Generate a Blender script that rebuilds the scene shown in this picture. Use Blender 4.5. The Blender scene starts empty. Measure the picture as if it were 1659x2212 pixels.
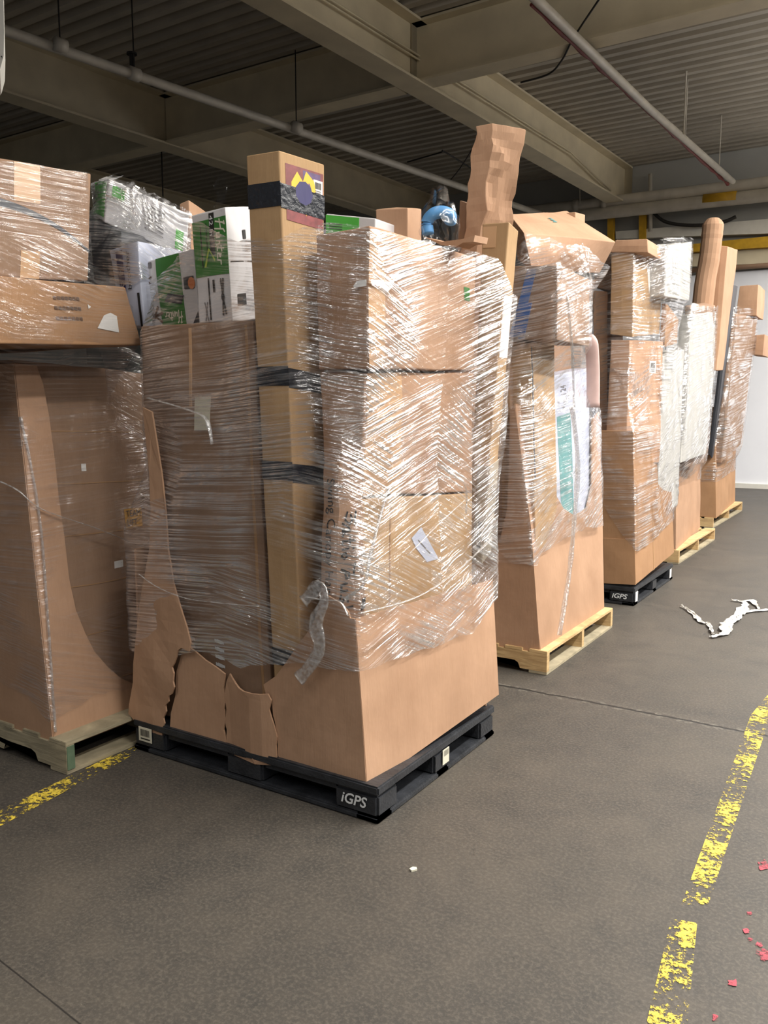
import bpy, bmesh, math, random
from mathutils import Vector, Matrix, noise
from mathutils.geometry import delaunay_2d_cdt
random.seed(7)
SC = bpy.context.scene
COL = SC.collection
# ------------------------------------------------------------------ camera
W, H, F = 1659, 2212, 1790.0
CAMH, PITCH, YAW = 1.5, math.radians(7.0), math.radians(32.2)
cd = bpy.data.cameras.new('camera'); cam = bpy.data.objects.new('camera', cd); COL.objects.link(cam)
cd.sensor_fit = 'VERTICAL'; cd.sensor_height = 24.0; cd.lens = F / H * 24.0; cd.clip_end = 200
cam.location = (0, 0, CAMH); cam.rotation_euler = (math.pi / 2 - PITCH, 0, YAW)
SC.camera = cam
# ------------------------------------------------------------------ world, lights, exposure
SC.view_settings.view_transform = 'Standard'; SC.view_settings.look = 'None'
SC.view_settings.gamma = 1.0; SC.view_settings.exposure = 0.22
SC.view_settings.use_curve_mapping = False
SC.cycles.transparent_max_bounces = 24
SC.cycles.max_bounces = 7
SC.cycles.use_adaptive_sampling = True; SC.cycles.adaptive_threshold = 0.02
SC.cycles.sample_clamp_indirect = 6.0
wd = bpy.data.worlds.new('hall_air'); SC.world = wd; wd.use_nodes = True
wd.node_tree.nodes['Background'].inputs[0].default_value = (0.96, 0.97, 1.0, 1)
wd.node_tree.nodes['Background'].inputs[1].default_value = 0.12

def strip(x, y, z, power, sx=0.26, sy=3.7, rx=0.0, ry=0.0, col=(1.0, 0.968, 0.925)):
    l = bpy.data.lights.new('fluorescent_or_added_lamp', 'AREA'); l.shape = 'RECTANGLE'
    l.size = sx; l.size_y = sy; l.energy = power; l.color = col
    o = bpy.data.objects.new('fluorescent_or_added_lamp', l); COL.objects.link(o)
    o.location = (x, y, z); o.rotation_euler = (rx, ry, 0)
    return o
LAMPS = [(1.2, -1.6, 60), (1.5, 2.6, 340), (1.5, 6.6, 480), (1.3, 10.8, 400), (1.3, 14.8, 420), (5.2, 1.0, 220), (5.2, 5.0, 340), (5.2, 9.0, 320), (-2.2, -2.6, 90)]  # outermost row on the right is added so the film catches more glints
for x, y, p in LAMPS:
    strip(x, y, 5.35, p * 0.85)
    strip(x, y, 5.45, p * (0.5 if y > 0 else 0.1), rx=math.pi)

# ------------------------------------------------------------------ pixel helpers (a pixel of the photo + a plane of the place -> a point)
_fw = Vector((-math.sin(YAW) * math.cos(PITCH), math.cos(YAW) * math.cos(PITCH), -math.sin(PITCH)))
_rt = Vector((math.cos(YAW), math.sin(YAW), 0)); _up = _rt.cross(_fw)
_C = Vector((0, 0, CAMH))
def _ray(x, y): return _fw * F + _rt * (x - W / 2) + _up * (H / 2 - y)
def PY(x, y, Y): d = _ray(x, y); return _C + d * (Y / d.y)
def PX(x, y, X): d = _ray(x, y); return _C + d * (X / d.x)
def PZ(x, y, z=0.0): d = _ray(x, y); return _C + d * ((z - CAMH) / d.z)

# ------------------------------------------------------------------ material helpers
def srgb(r, g, b):
    f = lambda c: (c / 12.92 if c <= 0.04045 else ((c + 0.055) / 1.055) ** 2.4)
    return (f(r / 255), f(g / 255), f(b / 255), 1)
class NT:
    def __init__(s, name):
        s.m = bpy.data.materials.new(name); s.m.use_nodes = True
        s.n = s.m.node_tree.nodes; s.l = s.m.node_tree.links; s.n.clear()
        s.out = s.n.new('ShaderNodeOutputMaterial')
    def N(s, t, **kw):
        nd = s.n.new(t)
        ins = kw.pop('i', {})
        for k, v in kw.items(): setattr(nd, k, v)
        for k, v in ins.items():
            if hasattr(v, 'is_output') or isinstance(v, bpy.types.NodeSocket): s.l.new(v, nd.inputs[k])
            else: nd.inputs[k].default_value = v
        return nd
    def ramp(s, fac, stops, interp='LINEAR'):
        r = s.N('ShaderNodeValToRGB'); r.color_ramp.interpolation = interp
        s.l.new(fac, r.inputs[0]); e = r.color_ramp.elements
        while len(e) < len(stops): e.new(0.5)
        for k, (p, c) in enumerate(stops):
            e[k].position = p; e[k].color = c if len(c) == 4 else (*c, 1)
        return r.outputs[0]
    def math(s, op, a, b=0.0, c=None, clamp=False):
        nd = s.N('ShaderNodeMath', operation=op); nd.use_clamp = clamp
        for k, v in enumerate((a, b, c)):
            if v is None: continue
            if isinstance(v, bpy.types.NodeSocket): s.l.new(v, nd.inputs[k])
            else: nd.inputs[k].default_value = v
        return nd.outputs[0]
    def mix(s, fac, a, b, blend='MIX'):
        nd = s.N('ShaderNodeMix', data_type='RGBA', blend_type=blend)
        for idx, v in ((0, fac), (6, a), (7, b)):
            if isinstance(v, bpy.types.NodeSocket): s.l.new(v, nd.inputs[idx])
            else: nd.inputs[idx].default_value = v
        return nd.outputs[2]
    def noise(s, vec, scale, detail=3.0, rough=0.5, dist=0.0):
        nd = s.N('ShaderNodeTexNoise', i={'Scale': scale, 'Detail': detail, 'Roughness': rough, 'Distortion': dist})
        if vec is not None: s.l.new(vec, nd.inputs['Vector'])
        return nd.outputs['Fac']
    def mapping(s, vec, scale=(1, 1, 1), rot=(0, 0, 0), loc=(0, 0, 0)):
        nd = s.N('ShaderNodeMapping'); s.l.new(vec, nd.inputs['Vector'])
        nd.inputs['Scale'].default_value = scale; nd.inputs['Rotation'].default_value = rot; nd.inputs['Location'].default_value = loc
        return nd.outputs[0]
    def done(s, shader): s.l.new(shader, s.out.inputs['Surface']); return s.m

def simple(name, col, rough=0.6, metal=0.0, var=0.12, vscale=9.0, bump=0.0, bscale=60.0, spec=0.5):
    t = NT(name); geo = t.N('ShaderNodeNewGeometry').outputs['Position']
    n1 = t.noise(geo, vscale, 5)
    dark = (col[0] * (1 - var), col[1] * (1 - var), col[2] * (1 - var), 1); lite = (min(1, col[0] * (1 + var)), min(1, col[1] * (1 + var)), min(1, col[2] * (1 + var)), 1)
    c = t.ramp(n1, [(0.3, dark), (0.7, lite)])
    p = t.N('ShaderNodeBsdfPrincipled', i={'Base Color': c, 'Roughness': rough, 'Metallic': metal, 'Specular IOR Level': spec})
    if bump: 
        b = t.N('ShaderNodeBump', i={'Height': t.noise(geo, bscale, 4), 'Strength': bump, 'Distance': 0.01}); t.l.new(b.outputs[0], p.inputs['Normal'])
    return t.done(p.outputs[0])

def cardboard(name, col, stain=0.25, flute=True):
    t = NT(name); geo = t.N('ShaderNodeNewGeometry').outputs['Position']
    oi = t.N('ShaderNodeObjectInfo')
    big = t.noise(geo, 3.2, 4); fine = t.noise(t.mapping(geo, (60, 60, 6)), 1.0, 4); fib = t.noise(t.mapping(geo, (260, 260, 18)), 1.0, 2)
    dk = (col[0] * 0.82, col[1] * 0.8, col[2] * 0.78, 1)
    c = t.mix(t.ramp(big, [(0.35, (0, 0, 0)), (0.7, (1, 1, 1))]), dk, col)
    c = t.mix(t.math('MULTIPLY', t.ramp(fine, [(0.42, (0, 0, 0)), (0.75, (1, 1, 1))]), 0.22), c, (col[0] * 0.7, col[1] * 0.66, col[2] * 0.6, 1))
    sm = t.ramp(t.noise(geo, 1.7, 6, 0.65, 0.8), [(0.58, (0, 0, 0)), (0.72, (1, 1, 1))])
    c = t.mix(t.math('MULTIPLY', sm, stain), c, (col[0] * 0.62, col[1] * 0.55, col[2] * 0.5, 1))
    v = t.math('MULTIPLY_ADD', oi.outputs['Random'], 0.16, 0.92)
    c = t.mix(1.0, c, t.N('ShaderNodeCombineColor', i={0: v, 1: v, 2: v}).outputs[0], 'MULTIPLY')
    p = t.N('ShaderNodeBsdfPrincipled', i={'Base Color': c, 'Roughness': 0.78, 'Specular IOR Level': 0.25})
    h = t.math('ADD', t.math('MULTIPLY', fib, 0.25), t.math('MULTIPLY', t.noise(geo, 9, 3), 1.3))
    if flute:
        sx = t.N('ShaderNodeSeparateXYZ', i={0: geo})
        w = t.math('SINE', t.math('MULTIPLY', t.math('ADD', sx.outputs[0], sx.outputs[1]), 900.0))
        h = t.math('ADD', h, t.math('MULTIPLY', w, 0.02))
    b = t.N('ShaderNodeBump', i={'Height': h, 'Strength': 0.35, 'Distance': 0.006}); t.l.new(b.outputs[0], p.inputs['Normal'])
    return t.done(p.outputs[0])

M = {}
M['kraft'] = cardboard('kraft_cardboard', srgb(184, 148, 120))
M['pink'] = cardboard('pinkish_kraft_cardboard', srgb(184, 148, 120), 0.15)
M['gold'] = cardboard('golden_kraft_cardboard', srgb(182, 150, 112), 0.3)
M['orange'] = cardboard('orange_kraft_cardboard', srgb(170, 132, 98), 0.2)
M['brown'] = cardboard('brown_kraft_cardboard', srgb(152, 124, 102), 0.3)
M['edge'] = cardboard('cardboard_cut_edge', srgb(172, 136, 100), 0.3)
M['white_card'] = simple('white_cardboard', srgb(205, 203, 204), 0.5, var=0.06)
M['milky'] = simple('milky_white_cardboard', srgb(176, 174, 168), 0.5, var=0.08)
M['black_plastic'] = simple('black_pallet_plastic', srgb(44, 46, 50), 0.42, var=0.35, vscale=14, bump=0.3, bscale=90)
M['tape'] = simple('black_duct_tape', srgb(34, 37, 44), 0.3, var=0.15, bump=0.5, bscale=50)
M['packing_tape'] = simple('tan_packing_tape', srgb(198, 160, 122), 0.25, var=0.06)
M['paper'] = simple('white_paper_label', srgb(228, 226, 222), 0.5, var=0.04)
M['cream_paper'] = simple('cream_paper_label', srgb(214, 210, 190), 0.5, var=0.05)
M['ink'] = simple('black_ink', srgb(28, 26, 25), 0.6, var=0.1)
M['brown_ink'] = simple('brown_ink', srgb(96, 70, 52), 0.7, var=0.1)
M['grey_ink'] = simple('grey_print', srgb(112, 108, 108), 0.6, var=0.1)
M['white_ink'] = simple('white_print', srgb(220, 222, 222), 0.5, var=0.08, vscale=80)
M['green'] = simple('green_print', srgb(52, 118, 48), 0.4, var=0.15)
M['bright_green'] = simple('bright_green_print', srgb(82, 180, 66), 0.4, var=0.08)
M['lime'] = simple('lime_print', srgb(168, 190, 70), 0.4)
M['orange_print'] = simple('orange_print', srgb(214, 130, 80), 0.4)
M['navy'] = simple('navy_print', srgb(46, 42, 96), 0.4)
M['maroon'] = simple('maroon_print', srgb(128, 62, 62), 0.4, var=0.3, vscale=30)
M['violet'] = simple('violet_print', srgb(92, 70, 110), 0.4, var=0.3, vscale=30)
M['yellow_print'] = simple('yellow_print', srgb(238, 190, 50), 0.4)
M['note'] = simple('orange_paper_note', srgb(205, 150, 62), 0.6)
M['blue'] = simple('blue_steel', srgb(42, 92, 160), 0.35, var=0.15)
M['foam_blue'] = simple('blue_foam', srgb(88, 150, 205), 0.6, var=0.1)
M['teal'] = simple('teal_print', srgb(92, 146, 146), 0.5)
M['rose'] = simple('rose_plastic', srgb(205, 176, 170), 0.5)
M['grey_sleeve'] = simple('grey_plastic_sleeve', srgb(176, 164, 146), 0.4, var=0.1)
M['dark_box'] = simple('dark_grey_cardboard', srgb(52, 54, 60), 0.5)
M['blue_white'] = simple('cool_white_cardboard', srgb(190, 196, 214), 0.45, var=0.06)
M['steel_dark'] = simple('dark_wire', srgb(38, 36, 34), 0.6)
M['beam'] = simple('cream_painted_steel', srgb(204, 192, 164), 0.6, var=0.1, vscale=2.5, bump=0.15, bscale=40)
M['deck'] = simple('grey_painted_decking', srgb(164, 157, 144), 0.6, var=0.1, vscale=2.0)
M['pipe'] = simple('pale_painted_pipe', srgb(196, 190, 178), 0.4, var=0.12, vscale=5)
M['pipe_red'] = simple('red_pipe_primer', srgb(120, 52, 48), 0.6, var=0.2)
M['wall'] = simple('painted_block_wall', srgb(164, 164, 160), 0.8, var=0.07, vscale=1.5, bump=0.2)
M['white_wall'] = simple('white_wall_panel', srgb(232, 234, 240), 0.7, var=0.03, vscale=1.2)
M['yellow_steel'] = simple('yellow_painted_steel', srgb(200, 156, 36), 0.5, var=0.15)
M['white_steel'] = simple('white_painted_steel', srgb(215, 212, 203), 0.5, var=0.05)

def wood_mat(name, c1, c2):
    t = NT(name); geo = t.N('ShaderNodeNewGeometry').outputs['Position']
    g = t.noise(t.mapping(geo, (5, 5, 60)), 1.0, 5, 0.6, 1.0); g2 = t.noise(geo, 8, 5)
    c = t.ramp(g, [(0.3, c1), (0.7, c2)]); c = t.mix(t.math('MULTIPLY', t.ramp(g2, [(0.5, (0, 0, 0)), (0.75, (1, 1, 1))]), 0.4), c, (c1[0] * 0.6, c1[1] * 0.6, c1[2] * 0.6, 1))
    p = t.N('ShaderNodeBsdfPrincipled', i={'Base Color': c, 'Roughness': 0.8})
    b = t.N('ShaderNodeBump', i={'Height': g, 'Strength': 0.4, 'Distance': 0.004}); t.l.new(b.outputs[0], p.inputs['Normal'])
    return t.done(p.outputs[0])
M['wood'] = wood_mat('pale_pallet_wood', srgb(170, 138, 94), srgb(214, 184, 134))
M['wood_grey'] = wood_mat('weathered_pallet_wood', srgb(128, 120, 98), srgb(176, 164, 136))
M['green_wood'] = simple('green_stained_wood', srgb(92, 112, 88), 0.8, var=0.2, vscale=20)

def wrap_mat(name, tilt_a, tilt_b, gloss=0.3, milk=0.1, off=0.0, amp=0.009, fine=1.0, clear=()):
    """thin stretch film: clear, milky where layers pile up, shiny ridges along the pull of the film"""
    t = NT(name); uv = t.N('ShaderNodeUVMap').outputs[0]
    uv = t.mapping(uv, loc=(off, off * 0.7, 0))
    warp = t.N('ShaderNodeTexNoise', i={'Vector': uv, 'Scale': 1.6, 'Detail': 1.0})
    wv = t.N('ShaderNodeVectorMath', operation='MULTIPLY_ADD'); t.l.new(warp.outputs['Color'], wv.inputs[0]); wv.inputs[1].default_value = (0.0, 0.03, 0); t.l.new(uv, wv.inputs[2])
    v = wv.outputs[0]
    def streak(tilt, along, across, detail=3.0, shift=0.0):
        a = t.mapping(v, rot=(0, 0, math.radians(-tilt)), loc=(shift, shift, 0))
        return t.noise(t.mapping(a, (along, across, 1)), 1.0, detail, 0.55)
    nx = t.N('ShaderNodeSeparateXYZ', i={0: t.N('ShaderNodeNewGeometry').outputs['True Normal']})
    side = t.math('GREATER_THAN', t.math('ABSOLUTE', nx.outputs[0]), 0.6)
    def two(a, b):
        m_ = t.N('ShaderNodeMix', data_type='FLOAT'); t.l.new(side, m_.inputs[0]); t.l.new(a, m_.inputs[2]); t.l.new(b, m_.inputs[3]); return m_.outputs[0]
    A = two(streak(tilt_a * 0.2, 1.7, 120.0 * fine), streak(tilt_a, 1.7, 120.0 * fine)); B = two(streak(tilt_b * 0.35, 3.0, 120.0 * fine, shift=3.3), streak(tilt_b, 3.0, 95.0 * fine, shift=3.3)); Cc = streak(tilt_a * 0.8, 3.5, 40.0 * fine, 2.0, 7.1); Dd = streak(tilt_a * 0.5, 22.0, 60.0 * fine, 2.0, 2.1)
    mask = t.ramp(t.noise(uv, 1.1, 2, 0.5, 0.4), [(0.50, (0, 0, 0)), (0.54, (1, 1, 1))])
    h = t.N('ShaderNodeMix', data_type='FLOAT'); t.l.new(mask, h.inputs[0]); t.l.new(A, h.inputs[2]); t.l.new(B, h.inputs[3])
    hh = t.math('ADD', h.outputs[0], t.math('MULTIPLY', Cc, 1.3))
    hh = t.math('ADD', hh, t.math('MULTIPLY', Dd, 0.2))
    big = t.noise(uv, 7.0, 3, 0.6)
    hh = t.math('ADD', hh, t.math('MULTIPLY', big, 1.5))
    bump = t.N('ShaderNodeBump', i={'Height': hh, 'Strength': 1.0, 'Distance': amp})
    dens = t.ramp(t.noise(uv, 3.4, 4, 0.6, 1.0), [(0.38, (0.12, 0.12, 0.12)), (0.64, (1, 1, 1))])
    if clear:
        gp = t.N('ShaderNodeNewGeometry').outputs['Position']
        for (c_, r_, k_) in clear:
            dd = t.N('ShaderNodeVectorMath', operation='DISTANCE'); t.l.new(gp, dd.inputs[0]); dd.inputs[1].default_value = tuple(c_)
            mr = t.N('ShaderNodeMapRange', i={1: r_ * 0.6, 2: r_ * 1.15, 3: k_, 4: 1.0}); t.l.new(dd.outputs['Value'], mr.inputs[0])
            dens = t.math('MULTIPLY', dens, mr.outputs[0])
    ridge = t.ramp(h.outputs[0], [(0.44, (0.12, 0.12, 0.12)), (0.58, (1, 1, 1))])
    gf = t.math('MULTIPLY', t.math('MULTIPLY', dens, ridge), gloss)
    mf = t.math('MULTIPLY', t.math('MULTIPLY', dens, ridge), milk, clamp=True)
    gl = t.N('ShaderNodeBsdfGlossy', i={'Color': (1, 1, 1, 1), 'Roughness': 0.15, 'Normal': bump.outputs[0]})
    tr = t.N('ShaderNodeBsdfTransparent', i={'Color': (0.95, 0.95, 0.955, 1)})
    df = t.N('ShaderNodeBsdfDiffuse', i={'Color': (0.9, 0.9, 0.92, 1)})
    tl = t.N('ShaderNodeBsdfTranslucent', i={'Color': (0.9, 0.9, 0.92, 1)})
    mk = t.N('ShaderNodeMixShader', i={0: 0.3, 1: df.outputs[0], 2: tl.outputs[0]})
    s1 = t.N('ShaderNodeMixShader', i={0: mf, 1: tr.outputs[0], 2: mk.outputs[0]})
    s2 = t.N('ShaderNodeMixShader', i={0: gf, 1: s1.outputs[0], 2: gl.outputs[0]})
    return t.done(s2.outputs[0])
def rope_mat():
    t = NT('bunched_film'); geo = t.N('ShaderNodeNewGeometry').outputs['Position']
    n = t.noise(geo, 70, 4)
    b = t.N('ShaderNodeBump', i={'Height': n, 'Strength': 1.0, 'Distance': 0.006})
    gl = t.N('ShaderNodeBsdfGlossy', i={'Roughness': 0.15, 'Normal': b.outputs[0]}); tr = t.N('ShaderNodeBsdfTransparent'); df = t.N('ShaderNodeBsdfDiffuse', i={'Color': (0.85, 0.85, 0.85, 1)})
    f = t.ramp(n, [(0.4, (0.04, 0.04, 0.04)), (0.65, (0.34, 0.34, 0.34))])
    s1 = t.N('ShaderNodeMixShader', i={0: f, 1: tr.outputs[0], 2: df.outputs[0]}); s2 = t.N('ShaderNodeMixShader', i={0: 0.3, 1: s1.outputs[0], 2: gl.outputs[0]})
    return t.done(s2.outputs[0])
M['rope'] = rope_mat()

# ------------------------------------------------------------------ object helpers
def obj(name, bm, m, parent=None, smooth=False, recalc=True):
    if recalc: bmesh.ops.recalc_face_normals(bm, faces=bm.faces)
    me = bpy.data.meshes.new(name); bm.to_mesh(me); bm.free()
    if isinstance(m, (list, tuple)):
        for q in m: me.materials.append(M[q] if isinstance(q, str) else q)
    else: me.materials.append(M[m] if isinstance(m, str) else m)
    if smooth:
        for p in me.polygons: p.use_smooth = True
    o = bpy.data.objects.new(name, me); COL.objects.link(o)
    if parent is not None: o.parent = parent
    return o
def tag(o, label, cat, group=None, kind=None):
    o['label'] = label; o['category'] = cat
    if group: o['group'] = group
    if kind: o['kind'] = kind
    return o
def struct(o, label=None, cat=None):
    o['kind'] = 'structure'
    if label: o['label'] = label
    if cat: o['category'] = cat
    return o
def empty(name, label, cat, group=None):
    o = bpy.data.objects.new(name, None); COL.objects.link(o); o.empty_display_size = 0.05
    return tag(o, label, cat, group)
def add_box(bm, a, b):
    (x0, y0, z0), (x1, y1, z1) = a, b
    vs = [bm.verts.new(p) for p in ((x0, y0, z0), (x1, y0, z0), (x1, y1, z0), (x0, y1, z0), (x0, y0, z1), (x1, y0, z1), (x1, y1, z1), (x0, y1, z1))]
    for f in ((0, 3, 2, 1), (4, 5, 6, 7), (0, 1, 5, 4), (1, 2, 6, 5), (2, 3, 7, 6), (3, 0, 4, 7)): bm.faces.new([vs[i] for i in f])
def bx(a, b, bev=0.0):
    bm = bmesh.new(); add_box(bm, a, b)
    if bev: bmesh.ops.bevel(bm, geom=bm.edges[:], offset=bev, segments=2, affect='EDGES')
    return bm
def prism(pts, vec):
    """closed outline (list of Vector) extruded by vec"""
    bm = bmesh.new(); n = len(pts)
    a = [bm.verts.new(p) for p in pts]; b = [bm.verts.new(Vector(p) + vec) for p in pts]
    bm.faces.new(a); bm.faces.new(b[::-1])
    for i in range(n): bm.faces.new((a[i], a[(i + 1) % n], b[(i + 1) % n], b[i]))
    bmesh.ops.triangulate(bm, faces=[f for f in bm.faces if len(f.verts) > 4])
    return bm
def tube(pts, r, seg=8, flat=1.0, jitter=0.0, taper=None):
    bm = bmesh.new(); rings = []
    pts = [Vector(p) for p in pts]; n = len(pts)
    ref = Vector((0, 1, 0)) if abs((pts[-1] - pts[0]).normalized().z) > 0.7 else Vector((0, 0, 1))
    for i, p in enumerate(pts):
        d = (pts[min(i + 1, n - 1)] - pts[max(i - 1, 0)]).normalized()
        a = d.cross(ref); a = Vector((1, 0, 0)) if a.length < 0.05 else a.normalized()
        b = d.cross(a).normalized(); rr = r * (taper(i / (n - 1)) if taper else 1.0)
        if jitter: rr *= 1 + jitter * noise.noise(p * 23)
        rings.append([bm.verts.new(p + a * (math.cos(2 * math.pi * k / seg) * rr) + b * (math.sin(2 * math.pi * k / seg) * rr * flat)) for k in range(seg)])
    for i in range(n - 1):
        for k in range(seg): bm.faces.new((rings[i][k], rings[i][(k + 1) % seg], rings[i + 1][(k + 1) % seg], rings[i + 1][k]))
    bm.faces.new(rings[0][::-1]); bm.faces.new(rings[-1])
    return bm
def smoothline(pts, n=6):
    out = []; P = [Vector(p) for p in pts]; P = [P[0]] + P + [P[-1]]
    for i in range(1, len(P) - 2):
        for k in range(n):
            t = k / n; a, b, c, d = P[i - 1], P[i], P[i + 1], P[i + 2]
            out.append(0.5 * ((2 * b) + (c - a) * t + (2 * a - 5 * b + 4 * c - d) * t * t + (3 * b - a - 3 * c + d) * t ** 3))
    out.append(P[-1]); return out

class Carton:
    """a cardboard box from eight corners (0-3 bottom FL FR BR BL, 4-7 top); faces bulge and crease, marks follow the bulge"""
    FACES = {'F': (0, 1, 5, 4), 'R': (1, 2, 6, 5), 'B': (2, 3, 7, 6), 'L': (3, 0, 4, 7), 'T': (4, 5, 6, 7), 'D': (3, 2, 1, 0)}
    def __init__(s, c, bulge=0.006, amp=0.003, crumple=0.0):
        s.c = [Vector(p) for p in c]; s.bulge = bulge; s.amp = amp; s.cr = crumple
    def fp(s, f, u, v, off=0.0):
        a, b, c, d = (s.c[i] for i in s.FACES[f])
        p = a.lerp(b, u).lerp(d.lerp(c, u), v)
        n = ((b - a).lerp(c - d, v)).cross((d - a).lerp(c - b, u)).normalized()
        p = p + n * (s.bulge * 16 * u * (1 - u) * v * (1 - v))
        q = p * 5.0
        p = p + Vector((noise.noise(q), noise.noise(q + Vector((9, 3, 1))), noise.noise(q + Vector((2, 7, 5))))) * s.amp
        if s.cr:
            q = p * 11.0
            w = 0.8 * noise.noise(p * 5) + 1.9 * abs(noise.noise(p * 8)) - 2.1 * abs(noise.noise(p * 10 + Vector((4, 4, 4)))) + 0.25 * abs(noise.noise(p * 17))
            p = p + Vector((w, 0.8 * w * noise.noise(p * 3) - 0.6 * abs(noise.noise(p * 6 + Vector((7, 5, 1)))), 0.3 * noise.noise(q * 1.3))) * s.cr
        return p + n * off
    def build(s, name, m, parent=None, n=8):
        bm = bmesh.new()
        for f, (i0, i1, i2, i3) in s.FACES.items():
            a, b, d = s.c[i0], s.c[i1], s.c[i3]
            nu = max(2, min(40, int((b - a).length / 0.05))) if not s.cr else max(5, min(40, int((b - a).length / 0.018)))
            nv = max(2, min(40, int((d - a).length / 0.05))) if not s.cr else max(5, min(48, int((d - a).length / 0.018)))
            # the same count on edges that two faces share
            L = {0: (s.c[1] - s.c[0]).length, 1: (s.c[2] - s.c[1]).length, 2: (s.c[4] - s.c[0]).length}
            st = 0.016 if s.cr else 0.06
            cnt = [max(2, min(60, int(L[k] / st))) for k in (0, 1, 2)]
            nu, nv = {'F': (cnt[0], cnt[2]), 'B': (cnt[0], cnt[2]), 'R': (cnt[1], cnt[2]), 'L': (cnt[1], cnt[2]), 'T': (cnt[0], cnt[1]), 'D': (cnt[0], cnt[1])}[f]
            g = [[bm.verts.new(s.fp(f, i / nu, j / nv)) for j in range(nv + 1)] for i in range(nu + 1)]
            for i in range(nu):
                for j in range(nv): bm.faces.new((g[i][j], g[i + 1][j], g[i + 1][j + 1], g[i][j + 1]))
        bmesh.ops.remove_doubles(bm, verts=bm.verts, dist=0.0008)
        s.o = obj(name, bm, m, parent)
        bv = s.o.modifiers.new('edge', 'BEVEL'); bv.width = 0.005; bv.segments = 2; bv.limit_method = 'ANGLE'; bv.angle_limit = math.radians(50)
        return s.o
    def patch(s, name, m, f, u0, u1, v0, v1, off=0.0016, skew=0.0, parent=None):
        """a mark, label or tape lying on a face; skew leans it"""
        bm = bmesh.new(); nu = max(2, int(12 * abs(u1 - u0)) + 1); nv = max(2, int(20 * abs(v1 - v0)) + 1)
        g = {}
        for k, o_ in ((0, 0.0), (1, off)):
            for i in range(nu + 1):
                for j in range(nv + 1):
                    g[k, i, j] = bm.verts.new(s.fp(f, u0 + (u1 - u0) * i / nu + skew * j / nv, v0 + (v1 - v0) * j / nv, o_))
        for i in range(nu):
            for j in range(nv):
                bm.faces.new((g[1, i, j], g[1, i + 1, j], g[1, i + 1, j + 1], g[1, i, j + 1]))
        for i in range(nu):
            bm.faces.new((g[0, i, 0], g[0, i + 1, 0], g[1, i + 1, 0], g[1, i, 0])); bm.faces.new((g[1, i, nv], g[1, i + 1, nv], g[0, i + 1, nv], g[0, i, nv]))
        for j in range(nv):
            bm.faces.new((g[1, 0, j], g[1, 0, j + 1], g[0, 0, j + 1], g[0, 0, j])); bm.faces.new((g[0, nu, j], g[0, nu, j + 1], g[1, nu, j + 1], g[1, nu, j]))
        return obj(name, bm, m, parent or s.o, recalc=False)
    def poly(s, name, m, f, pts, off=0.002, parent=None):
        bm = bmesh.new(); vs = [bm.verts.new(s.fp(f, u, v, off)) for u, v in pts]; bm.faces.new(vs)
        bmesh.ops.triangulate(bm, faces=bm.faces[:])
        return obj(name, bm, m, parent or s.o, recalc=False)
    def polys(s, name, m, f, plist, off=0.002, parent=None):
        bm = bmesh.new()
        for pts in plist: bm.faces.new([bm.verts.new(s.fp(f, u, v, off)) for u, v in pts])
        bmesh.ops.triangulate(bm, faces=bm.faces[:])
        return obj(name, bm, m, parent or s.o, recalc=False)
    def strokes(s, name, m, f, lines, w, box, rot=0, off=0.0025, parent=None):
        """pen strokes given in a 0..1 square, laid into box (u0,u1,v0,v1); rot=-90 reads downwards"""
        u0, u1, v0, v1 = box; bm = bmesh.new()
        a, b, c, d = (s.c[i] for i in s.FACES[f]); lu, lv = (b - a).length, (d - a).length
        def mp(x, y):
            if rot == -90: x, y = y, 1 - x
            elif rot == 90: x, y = 1 - y, x
            elif rot == 180: x, y = 1 - x, 1 - y
            return (u0 + (u1 - u0) * x, v0 + (v1 - v0) * y)
        for ln in lines:
            P = [mp(*q) for q in ln]
            for i in range(len(P) - 1):
                (ax, ay), (bx_, by) = P[i], P[i + 1]
                dx, dy = (bx_ - ax) * lu, (by - ay) * lv; L = math.hypot(dx, dy) or 1e-6
                nx, ny = -dy / L * w / lu, dx / L * w / lv; ex, ey = dx / L * w * 0.7 / lu, dy / L * w * 0.7 / lv
                q = [(ax - ex + nx, ay - ey + ny), (ax - ex - nx, ay - ey - ny), (bx_ + ex - nx, by + ey - ny), (bx_ + ex + nx, by + ey + ny)]
                bm.faces.new([bm.verts.new(s.fp(f, u, v, off)) for u, v in q])
        return obj(name, bm, m, parent or s.o, recalc=False)
    def text(s, name, m, f, body, box, rot=0, off=0.0025, parent=None, shear=0.0, bold=0.0):
        cu = bpy.data.curves.new('lettering', 'FONT'); cu.body = body; cu.size = 1; cu.resolution_u = 3; cu.shear = shear; cu.offset = bold
        to = bpy.data.objects.new('lettering', cu); me = bpy.data.meshes.new_from_object(to)
        xs = [v.co.x for v in me.vertices]; ys = [v.co.y for v in me.vertices]
        x0, x1, y0, y1 = min(xs), max(xs), min(ys), max(ys); u0, u1, v0, v1 = box
        for v in me.vertices:
            x, y = (v.co.x - x0) / (x1 - x0), (v.co.y - y0) / (y1 - y0)
            if rot == -90: x, y = y, 1 - x
            elif rot == 90: x, y = 1 - y, x
            elif rot == 180: x, y = 1 - x, 1 - y
            v.co = s.fp(f, u0 + (u1 - u0) * x, v0 + (v1 - v0) * y, off)
        me.materials.clear(); me.materials.append(M[m])
        o = bpy.data.objects.new(name, me); COL.objects.link(o); o.parent = parent or s.o
        bpy.data.objects.remove(to); return o

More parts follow.
